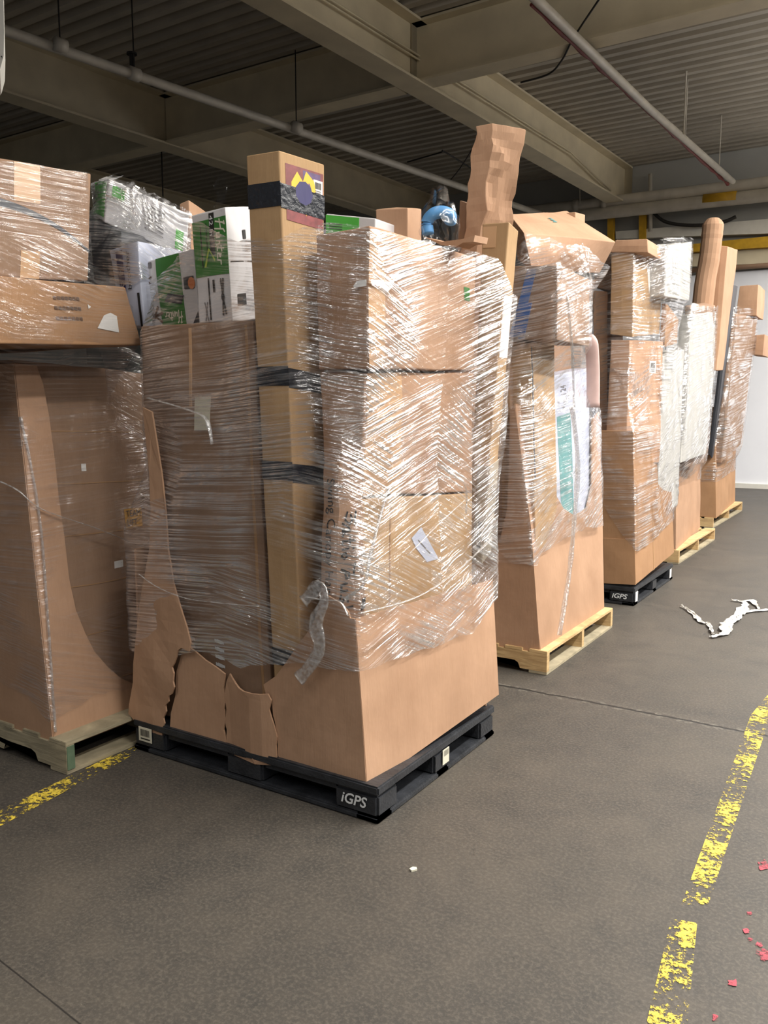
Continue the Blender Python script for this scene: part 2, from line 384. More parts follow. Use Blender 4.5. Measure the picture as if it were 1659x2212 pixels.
def c3(Yf, Yb, FLb, FLt, FRb, FRt, BRb=None, BRt=None, Yft=None, Ybt=None, **kw):
    """box from three upright edges seen in the photo: front-left, front-right, back-right (bottom pixel, top pixel)"""
    Yft = Yf if Yft is None else Yft; Ybt = (Yb + Yft - Yf) if Ybt is None else Ybt
    a, b = PY(*FLb, Yf), PY(*FRb, Yf); e, f = PY(*FLt, Yft), PY(*FRt, Yft)
    if BRb is None: c = b + Vector((0, Yb - Yf, 0)); g = f + Vector((0, Ybt - Yft, 0))
    else: c = PY(*BRb, Yb); g = PY(*BRt, Ybt)
    return Carton([a, b, c, a + (c - b), e, f, g, e + (g - f)], **kw)
def cr(X, Lb, Lt, Rb, Rt, wid, **kw):
    """box from its side face towards the aisle (plane X): near edge and far edge pixels; wid = how far it goes back in -x"""
    b, c = PX(*Lb, X), PX(*Rb, X); f, g = PX(*Lt, X), PX(*Rt, X); w = Vector((-wid, 0, 0))
    return Carton([b + w, b, c, c + w, f + w, f, g, g + w], **kw)

def sheet(name, m, pts, plane, th=0.008, warp=None, parent=None, step=0.06):
    """flat cardboard panel with a traced outline: plane=(origin,u,v,n) ; pts in world"""
    o, u, v, n = plane; v = (v - u * v.dot(u)).normalized()
    P = [Vector(((Vector(p) - o).dot(u), (Vector(p) - o).dot(v))) for p in pts]
    # roughen cut edge a little
    xs = [p.x for p in P]; ys = [p.y for p in P]; ext = []
    x = min(xs) + step / 2
    while x < max(xs):
        y = min(ys) + step / 2
        while y < max(ys): ext.append(Vector((x, y))); y += step
        x += step
    def inside(q):
        c = False; j = len(P) - 1
        for i in range(len(P)):
            if (P[i].y > q.y) != (P[j].y > q.y) and q.x < (P[j].x - P[i].x) * (q.y - P[i].y) / (P[j].y - P[i].y) + P[i].x: c = not c
            j = i
        return c
    ext = [q for q in ext if inside(q)]
    r = delaunay_2d_cdt(P + ext, [], [list(range(len(P)))], 1, 1e-5)
    bm = bmesh.new(); W_ = lambda q: o + u * q.x + v * q.y + n * (warp(q.x, q.y) if warp else 0.0)
    vs = [bm.verts.new(W_(q)) for q in r[0]]
    for f in r[2]:
        try: bm.faces.new([vs[i] for i in f])
        except ValueError: pass
    bmesh.ops.recalc_face_normals(bm, faces=bm.faces)
    ob = obj(name, bm, m, parent)
    sd = ob.modifiers.new('thickness', 'SOLIDIFY'); sd.thickness = th; sd.offset = 0
    return ob

def rough(pts, amp=0.006, n=3, seed=0):
    """add ragged points between outline points"""
    out = []; rnd = random.Random(seed)
    for i in range(len(pts) - 1):
        a, b = Vector(pts[i]), Vector(pts[i + 1]); out.append(a)
        for k in range(1, n): out.append(a.lerp(b, k / n) + Vector((rnd.uniform(-amp, amp), 0, rnd.uniform(-amp, amp))))
    out.append(Vector(pts[-1])); return out

# ------------------------------------------------------------------ stretch film
def hull2(P):
    P = sorted(set((round(x, 5), round(y, 5)) for x, y in P))
    if len(P) < 3: return P
    def half(it):
        h = []
        for p in it:
            while len(h) >= 2 and (h[-1][0] - h[-2][0]) * (p[1] - h[-2][1]) - (h[-1][1] - h[-2][1]) * (p[0] - h[-2][0]) <= 0: h.pop()
            h.append(p)
        return h
    a = half(P); b = half(P[::-1]); return a[:-1] + b[:-1]
EDG = [(0, 1), (1, 2), (2, 3), (3, 0), (4, 5), (5, 6), (6, 7), (7, 4), (0, 4), (1, 5), (2, 6), (3, 7)]
def wrap(label, cartons, center, top, bottom, mat, group='stretch film wraps on the pallets', off=0.014, wr=0.006, N=190, dz=0.03, sm=4):
    """film pulled round the load: at every height the hull of the boxes, a little outside them"""
    cx, cy = center
    zs = [p.z for c in cartons for p in c.c]; z0, z1 = min(zs), max(zs)
    levels = [z0 + k * dz for k in range(int((z1 - z0) / dz) + 2)]
    R = []
    for z in levels:
        pts = []
        for c in cartons:
            for i, j in EDG:
                a, b = c.c[i], c.c[j]
                if (a.z - z) * (b.z - z) <= 0 and abs(a.z - b.z) > 1e-6:
                    t = (z - a.z) / (b.z - a.z); q = a.lerp(b, t); pts.append((q.x, q.y))
        h = hull2(pts) if len(pts) > 2 else []
        row = []
        for k in range(N):
            th = 2 * math.pi * k / N; dx, dy = math.cos(th), math.sin(th); best = 0.0
            for i in range(len(h)):
                ax, ay = h[i][0] - cx, h[i][1] - cy; bx_, by = h[(i + 1) % len(h)][0] - cx, h[(i + 1) % len(h)][1] - cy
                ex, ey = bx_ - ax, by - ay; den = dx * ey - dy * ex
                if abs(den) < 1e-9: continue
                t = (ax * ey - ay * ex) / den; u = (ax * dy - ay * dx) / den
                if t > 0 and -1e-6 <= u <= 1 + 1e-6: best = max(best, t)
            row.append(best)
        R.append(row)
    nl = len(levels)
    S = [[max(R[max(0, min(nl - 1, i + d))][k] for d in range(-sm, sm + 1)) for k in range(N)] for i in range(nl)]
    T = [[sum(S[max(0, min(nl - 1, i + d))][k] for d in range(-sm, sm + 1)) / (2 * sm + 1) for k in range(N)] for i in range(nl)]
    T = [[max(T[i][k], R[i][k]) for k in range(N)] for i in range(nl)]
    def rad(k, z):
        f = max(0, min(nl - 1.001, (z - z0) / dz)); i = int(f); a = f - i
        return T[i][k % N] * (1 - a) + T[i + 1][k % N] * a
    def keyf(keys):
        K = sorted((math.atan2(p.y - cy, p.x - cx) % (2 * math.pi), p.z) for p in keys)
        def g(th):
            th %= 2 * math.pi
            for i in range(len(K)):
                a, b = K[i], K[(i + 1) % len(K)]; ta, tb = a[0], b[0] + (2 * math.pi if i == len(K) - 1 else 0)
                t = th if th >= ta else th + 2 * math.pi
                if ta <= t <= tb and tb > ta: return a[1] + (b[1] - a[1]) * (t - ta) / (tb - ta)
            return K[0][1]
        return g
    ft, fb = keyf(top), keyf(bottom)
    rows = int((z1 - z0) / 0.022); bm = bmesh.new(); uvl = bm.loops.layers.uv.new('UVMap')
    grid = []; UV = {}
    arc = [0.0]
    for k in range(N):
        r0, r1 = rad(k, (z0 + z1) / 2), rad(k + 1, (z0 + z1) / 2); a = 2 * math.pi / N
        arc.append(arc[-1] + math.sqrt(max(1e-6, r0 * r0 + r1 * r1 - 2 * r0 * r1 * math.cos(a))))
    for j in range(rows + 1):
        row = []
        for k in range(N + 1):
            th = 2 * math.pi * k / N; kk = k % N
            zb = fb(th) + 0.012 * noise.noise(Vector((math.cos(th) * 9, math.sin(th) * 9, 1.7))); zt = ft(th) + 0.015 * noise.noise(Vector((math.cos(th) * 7, math.sin(th) * 7, 5.7)))
            z = zb + (zt - zb) * j / rows
            q = Vector((math.cos(th) * 2, math.sin(th) * 2, z * 2.0))
            r = rad(kk, z) + off + wr * (0.5 + noise.noise(q * 4) + 0.5 * noise.noise(q * 13))
            v = bm.verts.new((cx + math.cos(th) * r, cy + math.sin(th) * r, z)); UV[v] = (arc[k], z); row.append(v)
        grid.append(row)
    for j in range(rows):
        for k in range(N):
            f = bm.faces.new((grid[j][k], grid[j][k + 1], grid[j + 1][k + 1], grid[j + 1][k])); f.smooth = True
            for lp in f.loops: lp[uvl].uv = UV[lp.vert]
    o = obj('stretch_wrap', bm, mat, recalc=False)
    return tag(o, label, 'stretch wrap', group)
def strand(parent, pts, r=0.006, flat=0.5, name='film_strand', m='rope'):
    return obj(name, tube(smoothline(pts, 5), r, 8, flat, jitter=0.5), m, parent, smooth=True)

# ================================================================== STRUCTURE
def floor_mat():
    a_, b_ = PZ(0, 2075), PZ(190, 2225); KS = -(b_.x - a_.x) / (b_.y - a_.y); KC = a_.x + KS * a_.y
    t = NT('worn_concrete'); geo = t.N('ShaderNodeNewGeometry').outputs['Position']
    big = t.noise(geo, 1.1, 6, 0.65, 0.6); mid = t.noise(geo, 5.5, 9, 0.75); fine = t.noise(geo, 85, 3, 0.7)
    c = t.ramp(big, [(0.3, srgb(52, 51, 49)), (0.5, srgb(63, 60, 56)), (0.7, srgb(75, 70, 63))])
    c = t.mix(t.math('MULTIPLY', t.ramp(mid, [(0.38, (0, 0, 0)), (0.72, (1, 1, 1))]), 0.6), c, srgb(84, 77, 68))
    c = t.mix(t.math('MULTIPLY', t.ramp(fine, [(0.46, (0, 0, 0)), (0.66, (1, 1, 1))]), 0.45), c, srgb(104, 98, 88))
    drk = t.ramp(t.noise(geo, 42, 5, 0.75), [(0.3, (1, 1, 1)), (0.42, (0, 0, 0))]); c = t.mix(t.math('MULTIPLY', drk, 0.45), c, srgb(38, 36, 33))
    spk = t.ramp(t.N('ShaderNodeTexVoronoi', i={'Vector': geo, 'Scale': 26.0}).outputs['Distance'], [(0.02, (1, 1, 1)), (0.05, (0, 0, 0))])
    c = t.mix(t.math('MULTIPLY', spk, 0.5), c, srgb(128, 122, 110))
    sx = t.N('ShaderNodeSeparateXYZ', i={0: geo})
    wob = t.math('MULTIPLY', t.math('SUBTRACT', t.noise(geo, 5, 5, 0.7), 0.5), 0.05)
    d = t.math('ABSOLUTE', t.math('ADD', t.math('SUBTRACT', sx.outputs[1], 4.07), wob))
    crack = t.ramp(d, [(0.006, (1, 1, 1)), (0.013, (0, 0, 0))])
    lip = t.math('MULTIPLY', t.ramp(d, [(0.012, (1, 1, 1)), (0.05, (0, 0, 0))]), t.ramp(t.noise(geo, 30, 4), [(0.5, (0, 0, 0)), (0.6, (0.5, 0.5, 0.5))]))
    d2 = t.math('ABSOLUTE', t.math('ADD', t.math('SUBTRACT', t.math('ADD', sx.outputs[0], t.math('MULTIPLY', sx.outputs[1], KS)), KC), t.math('MULTIPLY', wob, 1.4)))
    near = t.math('LESS_THAN', sx.outputs[1], 1.45)
    crack2 = t.math('MULTIPLY', t.ramp(d2, [(0.014, (1, 1, 1)), (0.034, (0, 0, 0))]), near)
    c = t.mix(lip, c, srgb(124, 120, 110)); c = t.mix(crack, c, srgb(30, 28, 26)); c = t.mix(t.math('MULTIPLY', crack2, 0.9), c, srgb(34, 32, 30))
    h = t.math('SUBTRACT', t.math('MULTIPLY', mid, 0.6), t.math('MULTIPLY', crack, 1.5)); h = t.math('ADD', h, t.math('MULTIPLY', fine, 0.18))
    b = t.N('ShaderNodeBump', i={'Height': h, 'Strength': 0.35, 'Distance': 0.008})
    rg = t.math('MULTIPLY_ADD', mid, 0.25, 0.42)
    p = t.N('ShaderNodeBsdfPrincipled', i={'Base Color': c, 'Roughness': rg, 'Normal': b.outputs[0], 'Specular IOR Level': 0.4})
    return t.done(p.outputs[0])
o = obj('floor', bx((-22, -4, -0.1), (9, 17.5, 0)), floor_mat()); struct(o)
# back wall with a white lower panel
o = obj('wall_back', bx((-22, 17.4, 0), (9, 17.7, 6.7)), 'wall'); struct(o)
o = obj('wall_left', bx((-22.3, -4, 0), (-22, 17.4, 6.7)), 'wall'); struct(o)
o = obj('trim_1', bx((-7, 17.32, 0.02), (5, 17.4, 4.12), 0.01), 'white_wall'); struct(o, 'white wall panel along the far wall')
o = obj('baseboard_back', bx((-7, 17.27, 0.0), (5, 17.33, 0.09)), 'white_steel'); struct(o)
# corrugated deck: one ceiling sheet
bm = bmesh.new(); y = -3.8; Zd = 6.36; prof = []
while y < 17.4:
    prof += [(y, Zd), (y + 0.10, Zd), (y + 0.13, Zd + 0.07), (y + 0.21, Zd + 0.07)]; y += 0.245
pa = [bm.verts.new((-22, a, b)) for a, b in prof]; pb = [bm.verts.new((9, a, b)) for a, b in prof]
for i in range(len(prof) - 1): bm.faces.new((pa[i], pa[i + 1], pb[i + 1], pb[i]))
o = obj('ceiling', bm, 'deck'); struct(o)
def ibeam(name, a, b, zb, zt, fw, parent=None, tf=0.03, tw=0.02):
    """steel I-beam from plan point a to b"""
    a, b = Vector((*a, 0)), Vector((*b, 0)); d = (b - a).normalized(); s = Vector((-d.y, d.x, 0))
    prof = [(-fw / 2, zb), (fw / 2, zb), (fw / 2, zb + tf), (tw / 2, zb + tf), (tw / 2, zt - tf), (fw / 2, zt - tf), (fw / 2, zt), (-fw / 2, zt), (-fw / 2, zt - tf), (-tw / 2, zt - tf), (-tw / 2, zb + tf), (-fw / 2, zb + tf)]
    return obj(name, prism([a + s * x + Vector((0, 0, z)) for x, z in prof], b - a), 'beam', parent)
k = 0
for xn, xf in ((-6.28, -5.2), (-10.95, -9.65), (-15.5, -14.1), (-1.0, 0.2 )):
    if xn > -2: continue
    k += 1
    ibeam('trim_%d' % (k + 1), (xn, -1.5), (xf, 17.38), 5.6, Zd - 0.0, 0.34)['kind'] = 'structure'
for x0, x1 in ((-5.62, 8.0), (-10.15, -5.86), (-14.7, -10.4)):
    k += 1
    ibeam('trim_%d' % (k + 1), (x0, 9.72), (x1, 9.55 if x1 > 0 else 9.72), 5.62, Zd, 0.3)['kind'] = 'structure'
for o in list(bpy.data.objects):
    if o.name.startswith('trim_') and o.name != 'trim_1': o['label'] = 'painted steel ceiling beam'

# ---- pipes and fittings under the ceiling
def pipe(name, pts, r, label, cat='pipe', m='pipe', group=None, seg=14):
    o = obj(name, tube(pts, r, seg), m, smooth=True); return tag(o, label, cat, group)
pL = pipe('sprinkler_pipe', [PZ(-40, 46, 5.35), PZ(0, 62, 5.35), PZ(1000, 405, 5.35), PZ(1300, 508, 5.35)], 0.055, 'pale sprinkler pipe running under the dark left ceiling bay')
for px_, py_ in ((130, 98), (290, 160), (640, 275)):
    c = PZ(px_, py_, 5.35); d = (PZ(1000, 405, 5.35) - PZ(0, 62, 5.35)).normalized()
    obj('coupling', tube([c - d * 0.06, c + d * 0.06], 0.075, 14), 'pipe', pL, True)
    obj('hanger_rod', tube([c, c + Vector((0, 0, 1.0))], 0.008, 6), 'steel_dark', pL)
c = PZ(286, 152, 5.4)
hd = obj('sprinkler_head', tube([c, c + Vector((0, 0, 0.17))], 0.03, 8), 'steel_dark', pL); bm = tube([c + Vector((0, 0, 0.17)), c + Vector((0, 0, 0.19))], 0.06, 10); obj('deflector', bm, 'steel_dark', hd)
pR = pipe('sprinkler_pipe', [PZ(1075, -80, 5.5), PZ(1160, 0, 5.5), PZ(1400, 232, 5.5), PZ(1583, 392, 5.5)], 0.05, 'pale sprinkler pipe with red primer along its underside, crossing the right ceiling bay')
for q0, q1 in ((PZ(1147, 10, 5.5), PZ(1572, 398, 5.5)),):
    obj('red_underside', tube([q0 + (q1 - q0) * (i / 30) for i in range(31)], 0.026, 8, jitter=0.9), 'pipe_red', pR)
for px_, py_ in ((1480, 304), (1553, 368)):
    c = PZ(px_, py_, 5.5); obj('hanger_rod', tube([c, Vector((c.x, c.y, 6.38))], 0.008, 6), 'pipe', pR)
Yw = 17.0
w1 = pipe('wall_pipe', [PY(980, 474, Yw), PY(1250, 444, Yw), PY(1659, 394, Yw), PY(1760, 383, Yw)], 0.11, 'upper of two pale pipes along the far wall', group='pipes along the far wall')
w2 = pipe('wall_pipe', [PY(1100, 487, Yw), PY(1250, 466, Yw), PY(1659, 421, Yw), PY(1760, 410, Yw)], 0.12, 'lower pale pipe along the far wall with a yellow band', group='pipes along the far wall')
obj('yellow_band', tube([PY(1520, 434, Yw), PY(1592, 427, Yw)], 0.126, 14), 'yellow_steel', w2, True)
for a in (1240, 1300): obj('coupling', tube([PY(a, 445 - (a - 1250) * 0.12, Yw), PY(a + 12, 445 - (a - 1238) * 0.12, Yw)], 0.14, 14), 'pipe', w1, True)
obj('hanger_rod', tube([PY(1252, 362, 16.9), PY(1253, 445, 16.9)], 0.012, 6), 'pipe', w1)
pipe('wall_pipe', [PY(1440, 588, 17.2), PY(1659, 573, 17.2), PY(1740, 568, 17.2)], 0.045, 'thin brownish grey pipe above the white wall panel', m='brown')
# white header and yellow rail on the far wall
def wallbar(name, x0, x1, yt0, yb0, yt1, yb1, Y, m, label, cat, th=0.12):
    P = [PY(x0, yb0, Y), PY(x1, yb1, Y), PY(x1, yt1, Y), PY(x0, yt0, Y)]
    return tag(obj(name, prism(P, Vector((0, th, 0))), m), label, cat)
wallbar('wall_header', 1330, 1720, 500, 516, 468, 502, 17.2, 'white_steel', 'long white painted header along the far wall below the pipes', 'beam')
yr = wallbar('crane_rail', 1430, 1720, 534, 548, 504, 530, 17.1, 'yellow_steel', 'yellow painted rail on the far wall under the white header', 'rail', 0.2)
wallbar('wall_ledge', 1440, 1720, 552, 578, 532, 566, 17.22, 'beam', 'grey ledge under the yellow rail on the far wall', 'ledge', 0.15)
for x0, x1, b in ((1312, 1325, 522), (1380, 1395, 520)):
    P = [PY(x0, b, 17.15), PY(x1, b, 17.15), PY(x1, 462, 17.15), PY(x0, 462, 17.15)]
    tag(obj('support_bracket', prism(P, Vector((0, 0.12, 0))), 'yellow_steel'), 'yellow steel upright under the wall pipes, %s of two' % ('left' if x0 < 1350 else 'right'), 'bracket', 'yellow uprights under the wall pipes')
pipe('conduit', [PY(1405, 376, 17.2), PY(1405, 500, 17.2)], 0.04, 'grey vertical conduit at the far end of the lit ceiling beam')
# cables
def cable(pts, r, label, grp=None): return pipe('cable', smoothline(pts, 8), r, label, 'cable', 'steel_dark', grp, 6)
cable([PZ(1300, -10, 5.6), PZ(1240, 80, 5.6), PZ(1215, 128, 5.6), PZ(1185, 160, 5.6), PZ(1125, 178, 5.6)], 0.012, 'black cable hanging across the pipe in the right ceiling bay')
cable([PZ(880, 350, 5.7), PZ(950, 330, 5.7), PZ(960, 328, 5.7), PZ(1020, 365, 5.7)], 0.012, 'black cable sagging under the dark deck left of the crushed carton')
cable([PZ(1035, 295, 5.4), PZ(985, 375, 5.4), PZ(910, 455, 5.4)], 0.01, 'black cable slanting behind the crushed carton')
cable([PY(1410, 458, 17.1), PY(1440, 480, 17.1), PY(1500, 487, 17.1), PY(1560, 480, 17.1), PY(1590, 468, 17.1)], 0.035, 'thick black cable drooping under the wall pipes')
# conduits on the web of the lit beam
cx_ = lambda Y: -6.28 + (Y + 1.5) * (1.08 / 18.88) + 0.06
for dz_, nm in ((5.98, 'upper'), (5.93, 'lower')):
    pipe('conduit', [Vector((cx_(Y_), Y_, dz_ - (0.25 if Y_ > 15 else 0))) for Y_ in (4, 8, 12, 14.5, 16.5)], 0.013, '%s thin conduit clipped along the web of the lit ceiling beam' % nm, m='beam', group='conduits on the beam web', seg=8)
pipe('conduit', [PZ(940, 93, 6.2), PZ(1050, 55, 6.2), PZ(1240, 0, 6.2), PZ(1330, -26, 6.2)], 0.03, 'ribbed grey conduit fixed under the deck at the top of the picture', m='deck', seg=8)
for px_, ya, yb in ((1303, 300, 182), (171 * 0.5 + 830, 0, 0),):
    if ya: 
        o = obj('hanger_rod', tube([PZ(1477, 290, 5.5), PZ(1477, 290, 5.5) + Vector((0, 0, 0.87))], 0.012, 6), 'pipe'); tag(o, 'pale rod hanging from the right ceiling deck', 'rod')
o = obj('hanger_rod', tube([PZ(352, 425, 5.2), PZ(352, 425, 5.2) + Vector((0, 0, 1.17))], 0.012, 6), 'steel_dark'); tag(o, 'dark rod hanging from the ceiling above the green and white carton', 'rod')
# light fixture corner in the top left of the picture
P = [PY(-150, -60, 2.3), PY(6, -60, 2.3), PY(9, 70, 2.3), PY(8, 120, 2.3), PY(0, 150, 2.3), PY(-40, 190, 2.3), PY(-150, 190, 2.3)]
_d = _ray(0, 60); _d.z = 0
fx = tag(obj('light_fixture', prism(P, _d.normalized() * 0.3), 'white_steel'), 'white housing with rounded corner at the upper left edge of the picture', 'light fixture')
bpy.context.view_layer.update()
_c = PY(-80, -60, 2.4)
obj('hanger_rod', tube([_c, Vector((_c.x, _c.y, 6.38))], 0.006, 6), 'steel_dark', fx)
obj('screw', tube([PY(3, 122, 2.298), PY(3, 122, 2.292)], 0.003, 8), 'steel_dark', fx)

# ================================================================== FLOOR MARKS
def paint_mat(name, col, lo, hi, sc):
    t = NT(name); geo = t.N('ShaderNodeNewGeometry').outputs['Position']
    n = t.math('ADD', t.math('MULTIPLY', t.noise(geo, sc, 6, 0.8), 0.6), t.math('MULTIPLY', t.noise(geo, 7.0, 4, 0.6), 0.4))
    f = t.ramp(n, [(lo, (0, 0, 0)), (hi, (1, 1, 1))])
    c = t.mix(t.ramp(t.noise(geo, 50, 3), [(0.4, (0, 0, 0)), (0.7, (1, 1, 1))]), col, (col[0] * 0.6, col[1] * 0.58, col[2] * 0.6, 1))
    p = t.N('ShaderNodeBsdfPrincipled', i={'Base Color': c, 'Roughness': 0.55}); tr = t.N('ShaderNodeBsdfTransparent')
    s = t.N('ShaderNodeMixShader', i={0: f, 1: tr.outputs[0], 2: p.outputs[0]}); return t.done(s.outputs[0])
M['yellow_paint'] = paint_mat('worn_yellow_floor_paint', srgb(226, 200, 74), 0.50, 0.53, 42)
M['red_paint'] = paint_mat('red_floor_paint', srgb(170, 62, 76), 0.44, 0.52, 60)
def flat(name, pts, m, label, cat, z=0.002):
    bm = bmesh.new(); vs = [bm.verts.new((p[0], p[1], z)) for p in pts]; bm.faces.new(vs)
    return tag(obj(name, bm, m), label, cat)
a = [PZ(1395, 2230), PZ(1487, 2230), PZ(1487, 2005), PZ(1447, 1990)]
flat('floor_line', [PZ(1385, 2260), PZ(1480, 2260), PZ(1506, 1995), PZ(1450, 1985)], 'yellow_paint', 'nearest worn stretch of yellow line painted on the floor at the lower right', 'floor marking')
flat('floor_line', [PZ(1472, 1955), PZ(1530, 1955), PZ(1660, 1560), PZ(1660, 1500), PZ(1622, 1545)], 'yellow_paint', 'longer worn yellow line on the floor at the right edge beyond the bare gap', 'floor marking')
flat('floor_line', [PZ(-30, 1765), PZ(-30, 1802), PZ(282, 1635), PZ(300, 1612), PZ(272, 1618)], 'yellow_paint', 'worn yellow floor line beside the far left wooden pallet', 'floor marking')
bm = bmesh.new(); rr = random.Random(4)
for px_, py_, w_ in ((1650, 1868, 22), (1619, 1972, 7), (1612, 2010, 9), (1650, 2060, 18), (1583, 2123, 12), (1545, 2198, 9), (1622, 2030, 8), (1640, 2040, 8)):
    c = PZ(px_, py_, 0.003); R_ = w_ * 0.0011; v_s = [bm.verts.new((c.x + R_ * rr.uniform(.5, 1.2) * math.cos(a_ * .57), c.y + R_ * rr.uniform(.8, 1.9) * math.sin(a_ * .57), 0.0025)) for a_ in range(11)]; bm.faces.new(v_s)
tag(obj('paint_splatter', bm, 'red_paint'), 'flecks of red paint on the floor right of the yellow line', 'paint splatter', None, 'stuff')
# litter
c = PZ(893, 1880, 0.0)
tag(obj('wood_chip', prism([c + Vector(v) for v in ((-0.012, -0.006, 0), (0.0, -0.012, 0), (0.012, 0.004, 0), (0.004, 0.014, 0), (-0.008, 0.01, 0))], Vector((0, 0, 0.006))), 'cream_paper'), 'small pale chip lying on the bare floor in front of the main pallet', 'wood chip')
def scrap(lines, label):
    bm = bmesh.new()
    for pts, w in lines:
        P = smoothline([PZ(*p, 0.004) for p in pts], 7); prev = None
        for i, p in enumerate(P):
            d = (P[min(i + 1, len(P) - 1)] - P[max(0, i - 1)]).normalized(); s = Vector((-d.y, d.x, 0)); ww = w * (0.6 + 0.9 * abs(noise.noise(p * 9))) * min(1, 0.25 + 2 * min(i, len(P) - 1 - i) / len(P))
            ring = []
            for q in range(7):
                t_ = q / 6 - 0.5
                ring.append(bm.verts.new(p + s * (2 * ww * t_ + 0.012 * noise.noise(p * 30 + Vector((q, 0, 0)))) + Vector((0, 0, 0.003 + 0.022 * (abs(noise.noise(p * 24 + Vector((0, q * 1.7, 0)))) + 0.3 * abs(noise.noise(p * 60)))))))
            if prev:
                for q in range(6): bm.faces.new((prev[q], prev[q + 1], ring[q + 1], ring[q]))
            prev = ring
    return tag(obj('film_scrap', bm, M['scrap']), label, 'plastic film')
M['scrap'] = simple('crumpled_white_film', srgb(206, 204, 198), 0.3, var=0.1, vscale=40, bump=0.8, bscale=90)
scrap([([(1470, 1310), (1495, 1325), (1515, 1345), (1530, 1350), (1540, 1372)], 0.028), ([(1535, 1378), (1565, 1370), (1570, 1350), (1590, 1335), (1610, 1305), (1580, 1298)], 0.05), ([(1590, 1335), (1620, 1322), (1680, 1318)], 0.022), ([(1610, 1300), (1625, 1300), (1640, 1318)], 0.025)], 'crumpled torn strip of white film lying on the aisle floor')

# ================================================================== PALLETS
def wood_pallet(x0, x1, y0, y1, label, m='wood', h=0.14, green=False):
    r = empty('wooden_pallet', label, 'pallet', 'wooden pallets under the loads'); r.location = ((x0 + x1) / 2, (y0 + y1) / 2, 0); bpy.context.view_layer.update()
    inv = Matrix.Translation(-r.location)
    def P(name, bm, mm): bm.transform(inv); return obj(name, bm, mm, r)
    L = x1 - x0
    for i, y in enumerate((y0, (y0 + y1) / 2 - 0.02, y1 - 0.04)):
        pts = [(x0, 0.018), (x0 + L * 0.12, 0.018)]
        for a, b in ((0.16, 0.36), (0.64, 0.84)):
            pts += [(x0 + L * a, 0.018), (x0 + L * (a + 0.012), 0.05), (x0 + L * (a + 0.035), 0.062), (x0 + L * (b - 0.035), 0.062), (x0 + L * (b - 0.012), 0.05), (x0 + L * b, 0.018)]
        pts += [(x1, 0.018), (x1, h - 0.018), (x0, h - 0.018)]
        P('stringer', prism([Vector((a, y, b)) for a, b in pts], Vector((0, 0.04, 0))), m)
    n = 7
    for i in range(n):
        w = 0.11; x = x0 + (L - w) * i / (n - 1); P('deck_board', bx((x, y0, h - 0.018), (x + w, y1, h), 0.002), m)
    for x in (x0, x0 + L * 0.45, x1 - 0.11): P('bottom_board', bx((x, y0, 0), (x + 0.11, y1, 0.018), 0.002), 'wood_grey' if x > x0 + 0.6 * L else m)
    if green: 
        P('stained_stringer_end', bx((x1, y0 + 0.002, 0.02), (x1 + 0.004, y0 + 0.038, h - 0.02)), 'green_wood')
    return r
def plastic_pallet(x0, x1, y0, y1, label, h=0.142):
    r = empty('plastic_pallet', label, 'pallet', 'black plastic pallets'); r.location = ((x0 + x1) / 2, (y0 + y1) / 2, 0); bpy.context.view_layer.update()
    inv = Matrix.Translation(-r.location)
    def P(name, bm, mm, p=None): bm.transform(inv); return obj(name, bm, mm, p or r)
    P('top_deck', bx((x0, y0, h - 0.035), (x1, y1, h), 0.006), 'black_plastic')
    bw = 0.15; bl = 0.2
    for i in range(3):
        for j in range(3):
            x = (x0, (x0 + x1) / 2 - bl / 2, x1 - bl)[i]; y = (y0, (y0 + y1) / 2 - bw / 2, y1 - bw)[j]
            e = 0.004
            P('foot_block', bx((x + e, y + e, 0.02), (x + bl - e, y + bw - e, h - 0.036), 0.01), 'black_plastic')
    for a, b in (((x0, y0), (x1, y0 + 0.1)), ((x0, (y0 + y1) / 2 - 0.05), (x1, (y0 + y1) / 2 + 0.05)), ((x0, y1 - 0.1), (x1, y1)), ((x0, y0), (x0 + 0.1, y1)), ((x1 - 0.1, y0), (x1, y1))):
        P('bottom_runner', bx((*a, 0.0), (*b, 0.024), 0.006), 'black_plastic')
    # recessed curtain behind the long openings
    for a, b in ((x0 + bl, (x0 + x1) / 2 - bl / 2), ((x0 + x1) / 2 + bl / 2, x1 - bl)):
        P('rib', bx((a, y0 + 0.02, h - 0.06), (b, y0 + 0.03, h - 0.036)), 'black_plastic')
    return r
def face_carton(P1, P2, z0, z1, face='F'):
    """a helper surface for marks on a pallet side"""
    a, b = Vector(P1), Vector(P2)
    return Carton([(a.x, a.y, z0), (b.x, b.y, z0), (b.x, b.y + 0.02, z0), (a.x, a.y + 0.02, z0), (a.x, a.y, z1), (b.x, b.y, z1), (b.x, b.y + 0.02, z1), (a.x, a.y + 0.02, z1)], bulge=0, amp=0)
def on_root(o, root):
    """parent while keeping the place"""
    o.parent = root; o.matrix_parent_inverse = Matrix.Translation(root.location).inverted(); return o
